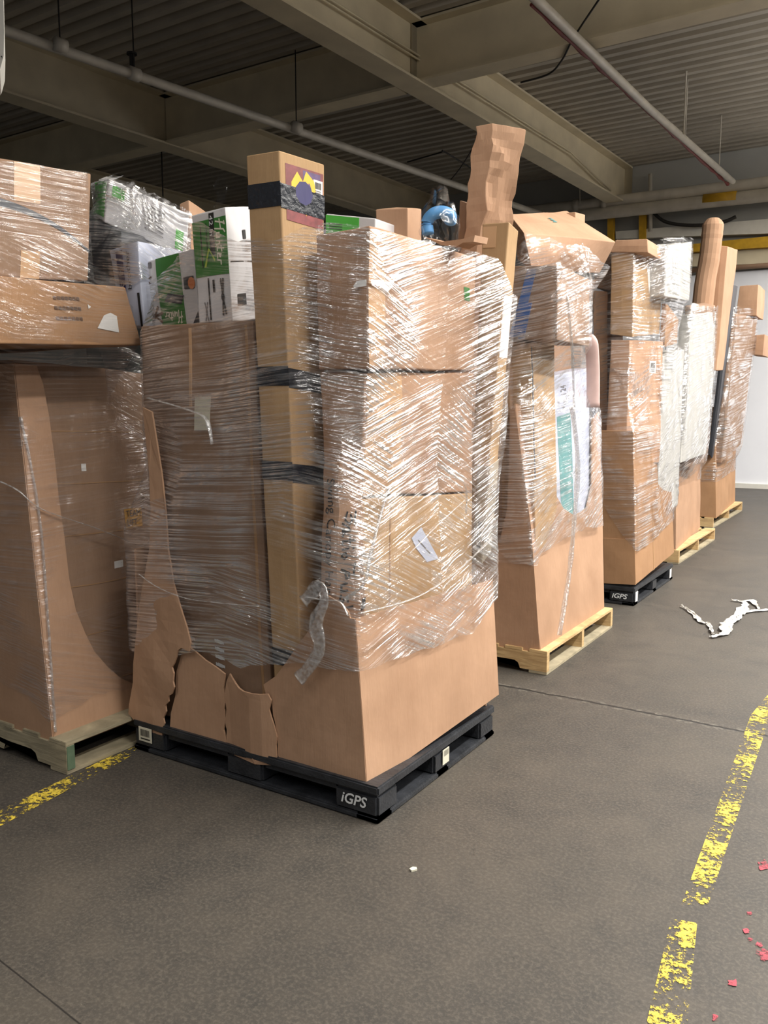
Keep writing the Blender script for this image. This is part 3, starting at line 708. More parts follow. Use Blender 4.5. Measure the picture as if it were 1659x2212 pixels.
def barcode(ct, f, u0, u1, v0, v1, root, paper='paper', frac=(0.15, 0.85, 0.4, 0.85), rnd=random.Random(3)):
    lb = ct.patch('label', paper, f, u0, u1, v0, v1, parent=root)
    a, b, c, d = frac; bars = []; x = a
    while x < b:
        w = rnd.choice((0.02, 0.03, 0.05)); X0 = u0 + (u1 - u0) * x; X1 = u0 + (u1 - u0) * min(b, x + w)
        V0 = v0 + (v1 - v0) * c; V1 = v0 + (v1 - v0) * d; bars.append([(X0, V0), (X1, V0), (X1, V1), (X0, V1)]); x += w + rnd.choice((0.02, 0.03))
    bo = ct.polys('barcode', 'ink', f, bars, 0.0022, parent=lb)
    ln = []
    for k in range(2):
        V0 = v0 + (v1 - v0) * (0.12 + 0.12 * k); ln.append([(u0 + (u1 - u0) * 0.15, V0), (u0 + (u1 - u0) * 0.8, V0), (u0 + (u1 - u0) * 0.8, V0 + (v1 - v0) * 0.06), (u0 + (u1 - u0) * 0.15, V0 + (v1 - v0) * 0.06)])
    ct.polys('small_print', 'grey_ink', f, ln, 0.0022, parent=lb)
    return lb

# ================================================================== MAIN LOAD (pallet 1)
X0, X1, Y0, Y1 = -2.835, -1.54, 2.405, 3.41
p1 = plastic_pallet(X0, X1, Y0, Y1, 'black plastic pallet under the torn gaylord box in the foreground')
fc = face_carton((X0, Y0 - 0.001, 0), (X1, Y0 - 0.001, 0), 0.0, 0.142)
def keep(o): return on_root(o, p1)
def pal_text(fc, u0, u1, root):
    t1 = fc.text('lettering', 'white_ink', 'F', 'iGPS', (u0, u1, 0.36, 0.66), shear=0.25, bold=0.02); on_root(t1, root)
fc.o = p1
pal_text(fc, 0.875, 0.965, p1)
lb = fc.patch('label', 'cream_paper', 'F', 0.03, 0.092, 0.35, 0.8, parent=p1)
on_root(lb, p1); rnd = random.Random(5); bars = []; x = 0.04
while x < 0.082:
    w = rnd.choice((0.0012, 0.002)); bars.append([(x, 0.52), (x + w, 0.52), (x + w, 0.74), (x, 0.74)]); x += w + 0.0016
on_root(fc.polys('barcode', 'ink', 'F', bars + [[(0.04, 0.42), (0.085, 0.42), (0.085, 0.46), (0.04, 0.46)]], 0.003, parent=p1), p1)
rc = Carton([(X1 - 0.02, Y0, 0), (X1 + 0.001, Y0, 0), (X1 + 0.001, Y1, 0), (X1 - 0.02, Y1, 0), (X1 - 0.02, Y0, 0.142), (X1 + 0.001, Y0, 0.142), (X1 + 0.001, Y1, 0.142), (X1 - 0.02, Y1, 0.142)], bulge=0, amp=0)
rc.o = p1
on_root(rc.patch('label', 'cream_paper', 'R', 0.49, 0.545, 0.3, 0.75, parent=p1), p1)
bars = []; x = 0.5
while x < 0.538: bars.append([(x, 0.55), (x + 0.0015, 0.55), (x + 0.0015, 0.72), (x, 0.72)]); x += 0.004
on_root(rc.polys('barcode', 'ink', 'R', bars, 0.003, parent=p1), p1)

# gaylord box: one thing, its panels are parts
GY = 2.43
g1 = empty('gaylord_box', 'open tan bulk box with torn curved front on the foreground pallet', 'bulk box', 'bulk boxes')
plF = (Vector((0, GY, 0)), Vector((1, 0, 0)), Vector((0, 0, 1)), Vector((0, -1, 0)))
fpx = lambda L, Y=GY: [PY(x, y, Y) for x, y in L]
c_poly = [(571, 1478), (576, 1498), (590, 1520), (592, 1545), (596, 1560), (601, 1600), (602, 1630), (615, 1667), (700, 1690 - 16), (793, 1702), (787.5, 1620), (782, 1540), (774.5, 1431), (768, 1337), (757, 1335), (753, 1322), (738, 1304), (720, 1293), (702, 1283), (694, 1296), (680, 1340), (668, 1362), (651, 1384), (626, 1420), (612, 1440), (597, 1460)]
c_poly[8] = (700, 1681)
sheet('front_panel', 'kraft', fpx(c_poly), plF, parent=g1, warp=lambda x, z: 0.004 * noise.noise(Vector((x * 4, z * 4, 1))))
b_poly = [(500, 1454), (506, 1464), (513, 1474), (522, 1484), (533, 1490), (552, 1494), (570, 1496), (586, 1496), (592, 1510), (588, 1530), (592, 1548), (596, 1562), (602, 1590), (600, 1608), (602, 1640), (606, 1652), (560, 1646), (494, 1624), (491, 1600), (492, 1575), (489, 1560), (492, 1530), (488, 1500), (493, 1470)]
sheet('torn_front_piece', 'kraft', fpx(b_poly), plF, parent=g1, warp=lambda x, z: 0.012 + 0.02 * max(0, (z - 0.2)) + 0.01 * math.sin(x * 20))
a_poly = [(400, 1390), (423, 1404), (447, 1425), (470, 1440), (489, 1455), (486, 1486), (491, 1510), (487, 1530), (490, 1551), (486, 1575), (491, 1600), (492, 1620), (440, 1602), (370, 1572), (372, 1540), (382, 1500), (384, 1450), (392, 1425)]
sheet('torn_front_piece', 'kraft', fpx(a_poly), plF, parent=g1, warp=lambda x, z: 0.004 + 0.012 * max(0, (z - 0.3)))
s_poly = [(319, 880), (340, 890), (351, 1022), (360, 1111), (368, 1185), (386, 1258), (403, 1307), (419, 1351), (427, 1384), (424, 1402), (408, 1394), (400, 1400), (396, 1415), (390, 1429), (385, 1437), (389, 1450), (387, 1467), (389, 1480), (382, 1495), (374, 1500), (374, 1512), (366, 1520), (367, 1534), (360, 1548), (362, 1560), (356, 1575), (357, 1590), (353, 1602), (348, 1592), (342, 1580), (336, 1584), (330, 1570), (322, 1574), (314, 1568), (309, 1572), (296, 1552), (285, 1538), (288, 1520), (299, 1470), (309, 1368), (321, 1266), (327, 1185), (328, 1100), (326, 1022)]
sheet('torn_side_flap', 'pink', fpx(s_poly), plF, parent=g1, step=0.045, warp=lambda x, z: 0.02 + 0.018 * math.sin((z - 0.2) * 5) + 0.01 * noise.noise(Vector((x * 9, z * 6, 3))))
bf, tf = PY(792, 1702, GY), PY(767, 1337, GY); bb, tb = PY(1076, 1500, 3.38), PY(1064, 1252, 3.38)
sheet('side_panel', 'kraft', [bf, bf.lerp(bb, .25), bf.lerp(bb, .5), bf.lerp(bb, .75), bb, PY(1070, 1400, 3.38), tb, tb.lerp(tf, .25), tb.lerp(tf, .5), tb.lerp(tf, .75), tf],
      (bf, (bb - bf).normalized(), (tf - bf).normalized(), (bb - bf).cross(tf - bf).normalized()), parent=g1, warp=lambda x, z: 0.008 * math.sin(x * 3.1) * math.sin(z * 5))
obj('back_panel', bx((X0 + 0.02, 3.375, 0.143), (-1.57, 3.385, 0.7)), 'kraft', g1)
obj('side_panel', bx((X0 + 0.01, 2.44, 0.143), (X0 + 0.02, 3.375, 0.9)), 'kraft', g1)
fm = Carton([PY(372, 1572, GY - 0.016), PY(792, 1700, GY - 0.016), PY(792, 1700, GY), PY(372, 1572, GY), PY(372, 1400, GY - 0.016), PY(792, 1400, GY - 0.016), PY(792, 1400, GY), PY(372, 1400, GY)], bulge=0, amp=0); fm.o = g1
fm.text('lettering', 'brown_ink', 'F', 'K1', (0.435, 0.462, 0.16, 0.235))
ghex = Carton([PY(290, 1540, GY - 0.03), bf, bb, Vector((X0, 3.38, bb.z)), PY(318, 870, GY - 0.02), tf, tb, Vector((X0, 3.38, tb.z))])
gh_low = Carton([Vector((X0 + .01, GY - .03, .15)), bf, bb, Vector((X0 + .01, 3.38, .15)), Vector((X0 + .01, GY - .03, 1.0)), Vector((tf.x, tf.y, 1.0)), Vector((tb.x, tb.y, 1.0)), Vector((X0 + .01, 3.38, 1.0))])

def carton(ct, name, m, label, group='cartons in the foreground load', cat='box'):
    return tag(ct.build(name, m), label, cat, group)
# tall carton at the left
cL = c3(2.47, 2.85, (345, 1545), (303, 706), (590, 1590), (546, 692), amp=0.004, bulge=0.012)
carton(cL, 'carton', 'brown', 'tall wide brown carton behind the torn left flap')
cL.patch('tape', 'packing_tape', 'F', 0.44, 0.465, 0.8, 0.99, skew=0.015)
cL.patch('paper_scrap', 'cream_paper', 'F', 0.475, 0.61, 0.745, 0.825, skew=0.02)
cL.patch('seam', 'edge', 'F', 0.93, 0.95, 0.0, 0.99)
cL.polys('shipping_print', 'white_ink', 'F', [[(0.3 + 0.26 * k + .02 * j, 0.16 + 0.02 * i), (0.36 + 0.26 * k + .02 * j, 0.155 + 0.02 * i), (0.36 + 0.26 * k + .02 * j, 0.162 + 0.02 * i), (0.3 + 0.26 * k + .02 * j, 0.168 + 0.02 * i)] for k in range(2) for i in range(4) for j in (0, 1)], 0.002)
# tower carton
cT = c3(2.45, 2.62, (596, 1545), (531, 336), (655, 1560), (602, 323), (700, 1540), (701, 356), amp=0.003, bulge=0.003)
carton(cT, 'tall_carton', 'gold', 'tall narrow carton banded with black tape, standing highest in the foreground load')
hh = (1545 - 336.0)
def vv(y): return 1 - (y - 330) / hh
for ya, yb, u1 in ((391, 440, 1.0), (768, 808, 1.0), (968, 1008, 1.0), (1382, 1420, 1.0)):
    v0, v1 = vv(yb), vv(ya); n_ = 1
    t_ = cT.patch('black_tape', 'tape', 'F', -0.002, 1.002, v0, v1, 0.002); cT.patch('black_tape', 'tape', 'R', -0.002, 1.0, v0 - 0.003, v1 - 0.003, 0.002)
st = cT.patch('picture_sticker', 'maroon', 'R', 0.12, 0.97, vv(465), vv(352), 0.0012)
cT.patch('sticker_violet_panel', 'violet', 'R', 0.5, 0.9, vv(385), vv(356), 0.0015, parent=st)  # violet printed area of the sticker
star = []
cs = (0.52, vv(402))
for k in range(18):
    r_ = 1.0 if k % 2 == 0 else 0.5; a_ = 2 * math.pi * k / 18; star.append((cs[0] + 0.3 * r_ * math.cos(a_), cs[1] + 0.038 * r_ * math.sin(a_)))
cT.poly('yellow_burst', 'yellow_print', 'R', star, 0.0018, parent=st)
cT.poly('dark_centre', 'navy', 'R', [(cs[0] + 0.2 * math.cos(a * .7), cs[1] + 0.02 * math.sin(a * .7)) for a in range(9)], 0.0022, parent=st)
barcode(cT, 'R', 0.74, 0.95, vv(398), vv(368), cT.o)
# top right carton, middle carton, golden carton
cA = c3(2.52, 3.27, (688, 800), (683, 506), (797, 796), (797, 487), (1024, 800), (1027, 560), amp=0.006, bulge=0.01)
cA.c[6] = PY(1027, 556, 3.27)
carton(cA, 'carton', 'kraft', 'large tan carton at the top right corner of the foreground load')
cA.polys('print', 'green', 'R', [[(0.87, 0.60), (0.93, 0.60), (0.93, 0.72), (0.87, 0.72)]], 0.0016)
cA.patch('tape', 'packing_tape', 'R', 0.0, 0.12, 0.02, 0.98)
cA.poly('torn_label', 'paper', 'R', [(-0.0, 0.63), (0.07, 0.64), (0.10, 0.625), (0.17, 0.645), (0.16, 0.60), (0.12, 0.56), (0.07, 0.595), (0.0, 0.6)], 0.012)
cA.poly('torn_label', 'paper', 'F', [(1.0, 0.63), (0.84, 0.625), (0.78, 0.59), (0.86, 0.6), (0.8, 0.575), (1.0, 0.585)], 0.012)
cB = c3(2.54, 3.27, (702, 1062), (690, 806), (778, 1070), (786, 806), (1020, 1062), (1023, 806), amp=0.006, bulge=0.01)
carton(cB, 'carton', 'kraft', 'tan carton in the middle of the right side of the foreground load')
cB.patch('tape', 'packing_tape', 'R', 0.02, 0.3, 0.0, 1.0)
cC = c3(2.54, 3.27, (690, 1560), (700, 1068), (766, 1600), (775, 1078), (1022, 1480), (1020, 1066), amp=0.004, bulge=0.006)
carton(cC, 'carton', 'gold', 'golden tan carton with a torn white label low on the foreground load')
lb = cC.poly('torn_label', 'blue_white', 'R', [(0.42, 0.815), (0.5, 0.86), (0.66, 0.70), (0.55, 0.695), (0.46, 0.765)], 0.002)
cC.polys('barcode', 'grey_ink', 'R', [[(0.47 + 0.012 * k, 0.80 - 0.008 * k), (0.475 + 0.012 * k, 0.805 - 0.008 * k), (0.52 + 0.012 * k, 0.775 - 0.008 * k), (0.515 + 0.012 * k, 0.77 - 0.008 * k)] for k in range(6)], 0.0026, parent=lb)
cC.patch('seam', 'edge', 'R', 0.24, 0.25, 0.3, 1.0)
# dark inner carton with label behind the tower
cD = c3(2.75, 2.95, (655, 1500), (650, 820), (712, 1500), (705, 820))
carton(cD, 'carton', 'brown', 'shadowed narrow carton with white label between the taped tower and the handwritten carton')
cD.patch('label', 'paper', 'F', 0.25, 0.9, 0.42, 0.51); cD.polys('small_print', 'ink', 'F', [[(0.3, 0.498), (0.5, 0.498), (0.5, 0.503), (0.3, 0.503)], [(0.28, 0.465), (0.88, 0.465), (0.88, 0.467), (0.28, 0.467)]], 0.0025)
# handwritten carton
cP = c3(2.45, 2.52, (690, 1345), (697, 1000), (727, 1352), (731, 996), (790, 1345), (783, 1000), amp=0.006, bulge=0.004, crumple=0.004)
carton(cP, 'carton', 'pink', 'narrow crumpled carton with vertical black handwriting at the front corner')
cP.text('lettering', 'ink', 'F', 'Swing Canopy Hardwin', (0.2, 0.85, 0.02, 0.9), rot=-90, off=0.004)
PP = [  # "Patio Push" written downwards, in a long 0..1 strip
    [(0.02, 0.95), (0.07, 0.9), (0.13, 0.9)], [(0.03, 0.45), (0.10, 0.35), (0.13, 0.6), (0.09, 0.75), (0.05, 0.65)], [(0.13, 0.2), (0.16, 0.55), (0.19, 0.6), (0.2, 0.2), (0.17, 0.25), (0.2, 0.3), (0.24, 0.2)],
    [(0.27, 0.9), (0.28, 0.2), (0.31, 0.2)], [(0.24, 0.6), (0.31, 0.6)], [(0.34, 0.55), (0.35, 0.2)], [(0.34, 0.8), (0.345, 0.82)], [(0.39, 0.2), (0.38, 0.4), (0.41, 0.5), (0.43, 0.35), (0.41, 0.2), (0.39, 0.2)],
    [(0.47, 0.95), (0.53, 0.85), (0.57, 0.85)], [(0.52, 0.2), (0.55, 0.6), (0.59, 0.6), (0.6, 0.45), (0.56, 0.4)], [(0.64, 0.5), (0.65, 0.2), (0.7, 0.2), (0.7, 0.5), (0.71, 0.2)], [(0.8, 0.55), (0.75, 0.5), (0.77, 0.35), (0.8, 0.3), (0.78, 0.15), (0.74, 0.2)],
    [(0.84, 0.8), (0.86, 0.2)], [(0.85, 0.4), (0.89, 0.5), (0.91, 0.2)], [(0.93, 0.5), (0.95, 0.5)], [(0.93, 0.2), (0.96, 0.25)]]
cP.strokes('handwriting', 'ink', 'R', PP, 0.004, (0.02, 0.7, 0.0, 0.72), rot=-90, off=0.004)
cP.polys('mark', 'ink', 'R', [[(0.86, 0.08), (0.99, 0.1), (0.99, 0.17), (0.86, 0.16)]], 0.005)
# leaning cartons at the back right corner
cE = c3(3.3, 3.36, (1018, 1210), (1041, 482), (1042, 1215), (1099, 479), (1060, 1180), (1120, 500), amp=0.004, bulge=0.002)
cE = c3(3.32, 3.4, (1012, 1215), (1041, 482), (1040, 1218), (1099, 479), (1059, 1190), (1120, 500), amp=0.004, bulge=0.002)
carton(cE, 'long_carton', 'gold', 'long plain carton leaning outwards at the back right corner of the foreground load')
cE.patch('label', 'paper', 'R', 0.1, 0.95, 0.62, 0.80); cE.patch('tape', 'packing_tape', 'F', 0.05, 0.55, 0.93, 0.99)
cE.patch('grey_sleeve', 'grey_sleeve', 'R', 0.0, 1.0, 0.0, 0.3, 0.003); cE.patch('grey_sleeve', 'grey_sleeve', 'F', 0.35, 1.0, 0.0, 0.3, 0.003)
cE.polys('recycling_marks', 'grey_ink', 'F', [[(0.6, 0.11), (0.85, 0.11), (0.85, 0.13), (0.6, 0.13)], [(0.6, 0.08), (0.65, 0.08), (0.65, 0.10), (0.6, 0.10)], [(0.8, 0.08), (0.85, 0.08), (0.85, 0.10), (0.8, 0.10)], [(0.6, 0.05), (0.85, 0.05), (0.85, 0.07), (0.6, 0.07)]], 0.005)
cF = c3(3.46, 3.56, (925, 1150), (1030, 272), (970, 1160), (1066, 264), (1026, 1140), (1131, 280), amp=0.004, bulge=0.0, crumple=0.016)
carton(cF, 'long_carton', 'pink', 'crushed and creased carton sticking up highest at the back right of the foreground load')
cG = c3(3.5, 3.6, (984, 640), (992, 432), (1004, 640), (1008, 438)); carton(cG, 'carton', 'brown', 'short brown carton edge just left of the crushed upright carton')
# things on top, at the back
cH = c3(3.05, 3.35, (710, 1300), (704, 461), (800, 1300), (811, 471)); cH.c[7] = cH.c[7]
carton(cH, 'carton', 'white_card', 'flat white carton with bright green panel peeking over the top of the load')
cH.patch('green_panel', 'bright_green', 'F', 0.0, 0.68, 0.93, 0.997); cH.polys('small_print', 'ink', 'F', [[(0.08, 0.975 - .006 * k), (0.35, 0.975 - .006 * k), (0.35, 0.977 - .006 * k), (0.08, 0.977 - .006 * k)] for k in range(3)], 0.004)
cI = c3(3.2, 3.4, (815, 1200), (812, 452), (885, 1200), (880, 449), (910, 1200), (911, 451)); carton(cI, 'carton', 'kraft', 'small tan carton at the back of the load between green carton and blue foam')
fb = empty('foam_noodle', 'bent blue foam tube in a clear bag on top of the foreground load', 'foam tube')
fb.location = PY(950, 500, 3.2); bpy.context.view_layer.update(); L0 = fb.location.copy()
arcp = [PY(925 + 0, 505, 3.2), PY(923, 480, 3.2), PY(935, 463, 3.2), PY(955, 458, 3.22), PY(973, 466, 3.24), PY(972, 480, 3.26)]
obj('foam_tube', tube([p - L0 for p in smoothline(arcp, 6)], 0.026, 14), 'foam_blue', fb, True)
bm = bmesh.new(); bmesh.ops.create_icosphere(bm, subdivisions=4, radius=1.0)
for v in bm.verts:
    q = v.co.copy(); v.co = Vector((q.x * 0.085, q.y * 0.09, q.z * 0.11 + (0.05 if q.z > 0.9 else 0))) * (1 + 0.16 * noise.noise(q * 3)) + Vector((0.0, 0, 0.02))
M['bag'] = wrap_mat('clear_bag_film', 30, -40, 0.3, 0.03, amp=0.004)
obj('clear_bag', bm, 'bag', fb, True)
# torn rim piece on top of the right carton
P = [PY(915, 512, 3.0), PY(955, 522, 3.0), PY(1000, 516, 3.0), PY(1026, 508, 3.0), PY(1023, 522, 3.0), PY(1000, 524, 3.0), PY(985, 533, 3.0), PY(955, 530, 3.0)]
tag(obj('torn_flap', prism(P, Vector((0, 0.12, 0.01))), 'kraft'), 'ragged torn cardboard flap along the upper edge of the top right carton', 'cardboard flap')
# ceiling-fan cartons at the left
def fan(ct, f, cu, cv, ru, rv, angs, root=None, m='ink'):
    pl = []
    for a in angs:
        a = math.radians(a); ca, sa = math.cos(a), math.sin(a); w = 0.16
        pl.append([(cu + ru * (0.12 * ca - w * 0.5 * sa), cv + rv * (0.12 * sa + w * 0.5 * ca)), (cu + ru * (0.12 * ca + w * 0.5 * sa), cv + rv * (0.12 * sa - w * 0.5 * ca)), (cu + ru * (ca + w * 0.8 * sa), cv + rv * (sa - w * 0.8 * ca)), (cu + ru * (ca * 1.06), cv + rv * (sa * 1.06)), (cu + ru * (ca - w * 0.8 * sa), cv + rv * (sa + w * 0.8 * ca))])
    pl.append([(cu + ru * 0.24 * math.cos(k * 0.7), cv + rv * 0.24 * math.sin(k * 0.7)) for k in range(9)])
    return ct.polys('fan_picture', m, f, pl, 0.0035)
HN = [[(0.05, 0.1), (0.1, 0.8), (0.14, 1.0), (0.08, 0.95)], [(0.02, 0.5), (0.22, 0.6)], [(0.2, 0.0), (0.24, 0.85), (0.3, 1.0)], [(0.3, 0.45), (0.3, 0.15), (0.38, 0.2), (0.4, 0.45), (0.4, 0.1)], [(0.46, 0.1), (0.48, 0.45), (0.54, 0.4), (0.55, 0.1)], [(0.64, 0.8), (0.62, 0.15), (0.68, 0.15)], [(0.58, 0.55), (0.7, 0.6)], [(0.74, 0.28), (0.82, 0.4), (0.76, 0.5), (0.74, 0.15), (0.84, 0.12)], [(0.88, 0.1), (0.9, 0.45), (0.98, 0.45)]]
grp = 'ceiling fan cartons'
cJ = c3(2.60, 2.85, (313, 707), (299, 570), (434, 705), (416, 538), amp=0.004, bulge=0.004)
carton(cJ, 'fan_carton', 'white_card', 'lower dented white and green ceiling fan carton, left of the upright one', grp)
cJ.patch('green_stripe', 'green', 'F', 0.33, 0.76, 0.0, 0.995, 0.0015); cJ.strokes('lettering', 'cream_paper', 'F', HN, 0.0028, (0.4, 0.72, 0.05, 0.22), rot=180, off=0.003)
cJ.polys('print_panel', 'dark_box', 'F', [[(0.42, 0.36), (0.72, 0.3), (0.78, 0.42), (0.5, 0.47)], [(0.8, 0.5), (0.97, 0.5), (0.97, 0.66), (0.8, 0.66)], [(0.86, 0.0), (0.99, 0.0), (0.99, 0.2)]], 0.003)
cJ.polys('warm_bulb_picture', 'orange_print', 'F', [[(0.93 + 0.06 * math.cos(k * .7), 0.57 + 0.08 * math.sin(k * .7)) for k in range(9)]], 0.004)
fan(cJ, 'F', 0.15, 0.72, 0.09, 0.09, (20, 90, 160, 230, 310), m='brown_ink'); fan(cJ, 'F', 0.22, 0.16, 0.15, 0.16, (15, 60, 150, 230, 325), m='brown_ink')
cJ.polys('print_lines', 'grey_ink', 'F', [[(0.1, 0.64), (0.28, 0.64), (0.28, 0.66), (0.1, 0.66)], [(0.16, 0.88), (0.25, 0.88), (0.25, 0.97), (0.16, 0.97)]], 0.003)
cK = c3(2.52, 2.9, (431, 699), (414, 466), (504, 693), (486, 447), (560, 690), (545, 446), amp=0.004, bulge=0.004)
carton(cK, 'fan_carton', 'white_card', 'upright white and green ceiling fan carton beside the taped tower', grp)
cK.patch('green_stripe', 'green', 'F', 0.0, 0.99, 0.42, 0.93, 0.0015); cK.strokes('lettering', 'cream_paper', 'F', HN, 0.003, (0.68, 0.95, 0.5, 0.92), rot=-90, off=0.003)
cK.patch('black_spec_panel', 'ink', 'F', 0.52, 0.66, 0.6, 0.98, 0.0025); cK.text('lettering', 'white_ink', 'F', '42 in', (0.54, 0.64, 0.78, 0.96), rot=-90, off=0.0045)
cK.polys('print_lines', 'ink', 'F', [[(0.24, 0.5), (0.27, 0.5), (0.27, 0.88), (0.24, 0.88)], [(0.42, 0.55), (0.44, 0.55), (0.44, 0.9), (0.42, 0.9)], [(0.36, 0.02), (0.4, 0.02), (0.4, 0.4), (0.36, 0.4)], [(0.5, 0.27), (0.56, 0.27), (0.56, 0.38), (0.5, 0.38)]], 0.003)
cK.polys('chevron_print', 'lime', 'F', [[(0.3, 0.5), (0.36, 0.5), (0.5, 0.66), (0.46, 0.67)], [(0.46, 0.67), (0.5, 0.66), (0.64, 0.56), (0.62, 0.54)]], 0.003)
fan(cK, 'F', 0.78, 0.22, 0.2, 0.16, (80, 100, 265, 290), m='ink'); fan(cK, 'F', 0.27, 0.1, 0.12, 0.09, (70, 110, 250, 290), m='grey_ink')
cK.polys('print_lines', 'ink', 'R', [[(0.5, 0.72), (0.62, 0.72), (0.62, 0.8), (0.5, 0.8)], [(0.05, 0.52), (0.98, 0.515), (0.98, 0.525), (0.05, 0.53)], [(0.2, 0.14), (0.5, 0.14), (0.5, 0.24), (0.2, 0.24)]], 0.003)
cM = c3(3.0, 3.3, (400, 1300), (388, 440), (455, 1300), (408, 432), (478, 1300), (452, 462)); carton(cM, 'carton', 'pink', 'brown carton corner rising behind the fan cartons')

# film round the foreground load
WM1 = wrap_mat('stretch_film_foreground', 22, -26, 0.9, 0.42, 0.0, clear=[(PX(745, 1220, -1.56), 0.14, 0.08), (PX(755, 1120, -1.56), 0.15, 0.08), (PX(900, 1180, -1.56), 0.19, 0.3), (PX(970, 680, -1.56), 0.25, 0.22), (PY(585, 600, 2.45), 0.10, 0.2), (PY(595, 850, 2.45), 0.11, 0.3), (PY(605, 1200, 2.45), 0.2, 0.2), (PY(460, 1150, 2.45), 0.16, 0.4), (PY(420, 760, 2.45), 0.16, 0.5), (PY(420, 620, 2.45), 0.16, 0.5)])
ctr = (-2.16, 2.93)
topk = [PY(303, 600, 2.5), PY(420, 480, 2.5), PY(520, 520, 2.45), PY(602, 520, 2.45), PY(700, 480, 2.5), PY(797, 489, 2.5), PY(860, 520, 2.75), PX(1000, 560, -1.62), PY(1090, 640, 3.35), Vector((-2.0, 3.4, 1.9)), Vector((-2.83, 3.3, 1.9))]
botk = [PY(345, 1430, 2.4), PY(430, 1405, 2.4), PY(520, 1440, 2.4), PY(640, 1432, 2.4), PY(760, 1460, 2.4), PX(790, 1452, -1.6), PX(870, 1424, -1.57), PX(1000, 1365, -1.57), PX(1066, 1262, -1.57), Vector((-2.0, 3.4, 0.6)), Vector((-2.83, 3.3, 0.6))]
w1_ = wrap('shiny clear stretch film round the foreground load', [cL, cT, cA, cB, cC, cE, cP, gh_low, cJ, cK], ctr, topk, botk, WM1)
strand(w1_, [PX(838, 1058, -1.53), PX(820, 1120, -1.53), PX(800, 1200, -1.53), PX(786, 1260, -1.53), PX(745, 1295, -1.6)], 0.007)
strand(w1_, [PY(300, 1240, 2.37), PY(340, 1268, 2.37), PY(400, 1292, 2.37), PY(470, 1302, 2.38), PY(560, 1310, 2.40)], 0.0035)
strand(w1_, [PX(775, 1325, -1.53), PX(900, 1290, -1.5), PX(985, 1235, -1.5), PX(1040, 1185, -1.45), PX(1064, 1160, -1.45)], 0.006, 0.3)
strand(w1_, [PX(880, 1290 - 90, -1.5), PX(960, 1120, -1.5), PX(1005, 1080, -1.5)], 0.003, 0.4)
strand(w1_, [PX(880, 1050, -1.5), PX(960, 1030, -1.5), PX(1000, 1042, -1.5), PX(1008, 1075, -1.5), PX(1006, 1110, -1.5)], 0.004, 0.4)
strand(w1_, [PY(320, 860, 2.40), PY(390, 880, 2.40), PY(440, 900, 2.40), PY(452, 925, 2.40), PY(458, 960, 2.40)], 0.010, 0.4)
strand(w1_, [PY(655, 1300, 2.38), PY(690, 1268, 2.38), PY(700, 1300, 2.37), PY(682, 1345, 2.37), PY(690, 1400, 2.37), PY(668, 1440, 2.37), PY(644, 1468, 2.37)], 0.026, 0.12, 'film_tail')
strand(w1_, [PY(662, 1290, 2.38), PY(700, 1296, 2.37), PY(735, 1300, 2.38), PY(752, 1330, 2.38)], 0.006, 0.4, 'film_tail')
strand(w1_, [PY(470, 452, 2.5), PY(480, 415, 2.5), PY(468, 390, 2.52)], 0.026, 0.06, 'film_tail', m='bag')

# ================================================================== LEFT LOAD (pallet 0)
x1 = -2.853; y0 = 2.07
wood_pallet(x1 - 1.2, x1, y0, y0 + 1.0, 'pale wooden pallet with a green stained end at the left edge', 'wood_grey', green=True)
g0 = empty('gaylord_box', 'bulk box with curved side opening on the left edge pallet', 'bulk box', 'bulk boxes')
fy = y0 + 0.015; gx = x1 - 0.02
bF = PY(118, 1622, fy); tF = PY(30, 785, fy)
nF = Vector((0, -1, 0))
sheet('front_panel', 'pink', [bF + Vector((-1.15, 0, 0)), bF, tF, tF + Vector((-1.1, 0, 0))], (bF, Vector((1, 0, 0)), Vector((0, 0, 1)), nF), parent=g0, step=0.1)
u_ = Vector((0, 1, 0)); v_ = (tF - bF).normalized(); n_ = u_.cross(v_).normalized() * 1
def on_side(px_, py_):
    d = _ray(px_, py_); t = (bF - _C).dot(n_) / d.dot(n_); return _C + d * t
cut0 = [(290, 1478), (260, 1465), (232, 1441), (203, 1408), (183, 1368), (163, 1319), (148, 1250), (138, 1160), (126, 1079), (118, 1000), (105, 900), (92, 830), (78, 790)]
end0 = on_side(300, 1552)
pts0 = [bF, bF.lerp(end0, .5), end0] + [on_side(*q) for q in cut0] + [tF]
sheet('side_panel', 'kraft', pts0, (bF, u_, v_, n_), parent=g0)
cQ = cr(x1 - 0.05, (125, 1580), (32, 792), (345, 1500), (318, 770), 0.9, amp=0.006, bulge=0.0)
cQ = Carton([bF + Vector((-1.0, 0.02, 0)), bF + Vector((-0.07, 0.02, 0)), bF + Vector((-0.05, 0.85, 0)), bF + Vector((-1.0, 0.85, 0)), tF + Vector((-1.0, 0.02, 0.02)), tF + Vector((-0.03, 0.02, 0.02)), tF + Vector((-0.03, 0.85, -0.02)), tF + Vector((-1.0, 0.85, 0))], bulge=0, amp=0.006)
carton(cQ, 'carton', 'brown', 'stack of creased brown cardboard seen through the side opening of the left bulk box', 'cartons in the left load')
for k in range(6):
    v = 0.12 + 0.14 * k; cQ.patch('crease', 'edge', 'R', 0.02, 0.98, v, v + 0.003, 0.002)
cQ.patch('label', 'paper', 'R', 0.34, 0.37, 0.715, 0.735); cQ.patch('label', 'paper', 'R', 0.5, 0.56, 0.435, 0.455)
nt = cQ.patch('orange_note', 'note', 'R', 0.60, 0.72, 0.545, 0.6)
cQ.text('handwriting', 'ink', 'R', 'TEAM\nLIFT', (0.61, 0.71, 0.55, 0.595), off=0.004, parent=nt)
def on_x(X): return lambda a, b: PX(a, b, X)
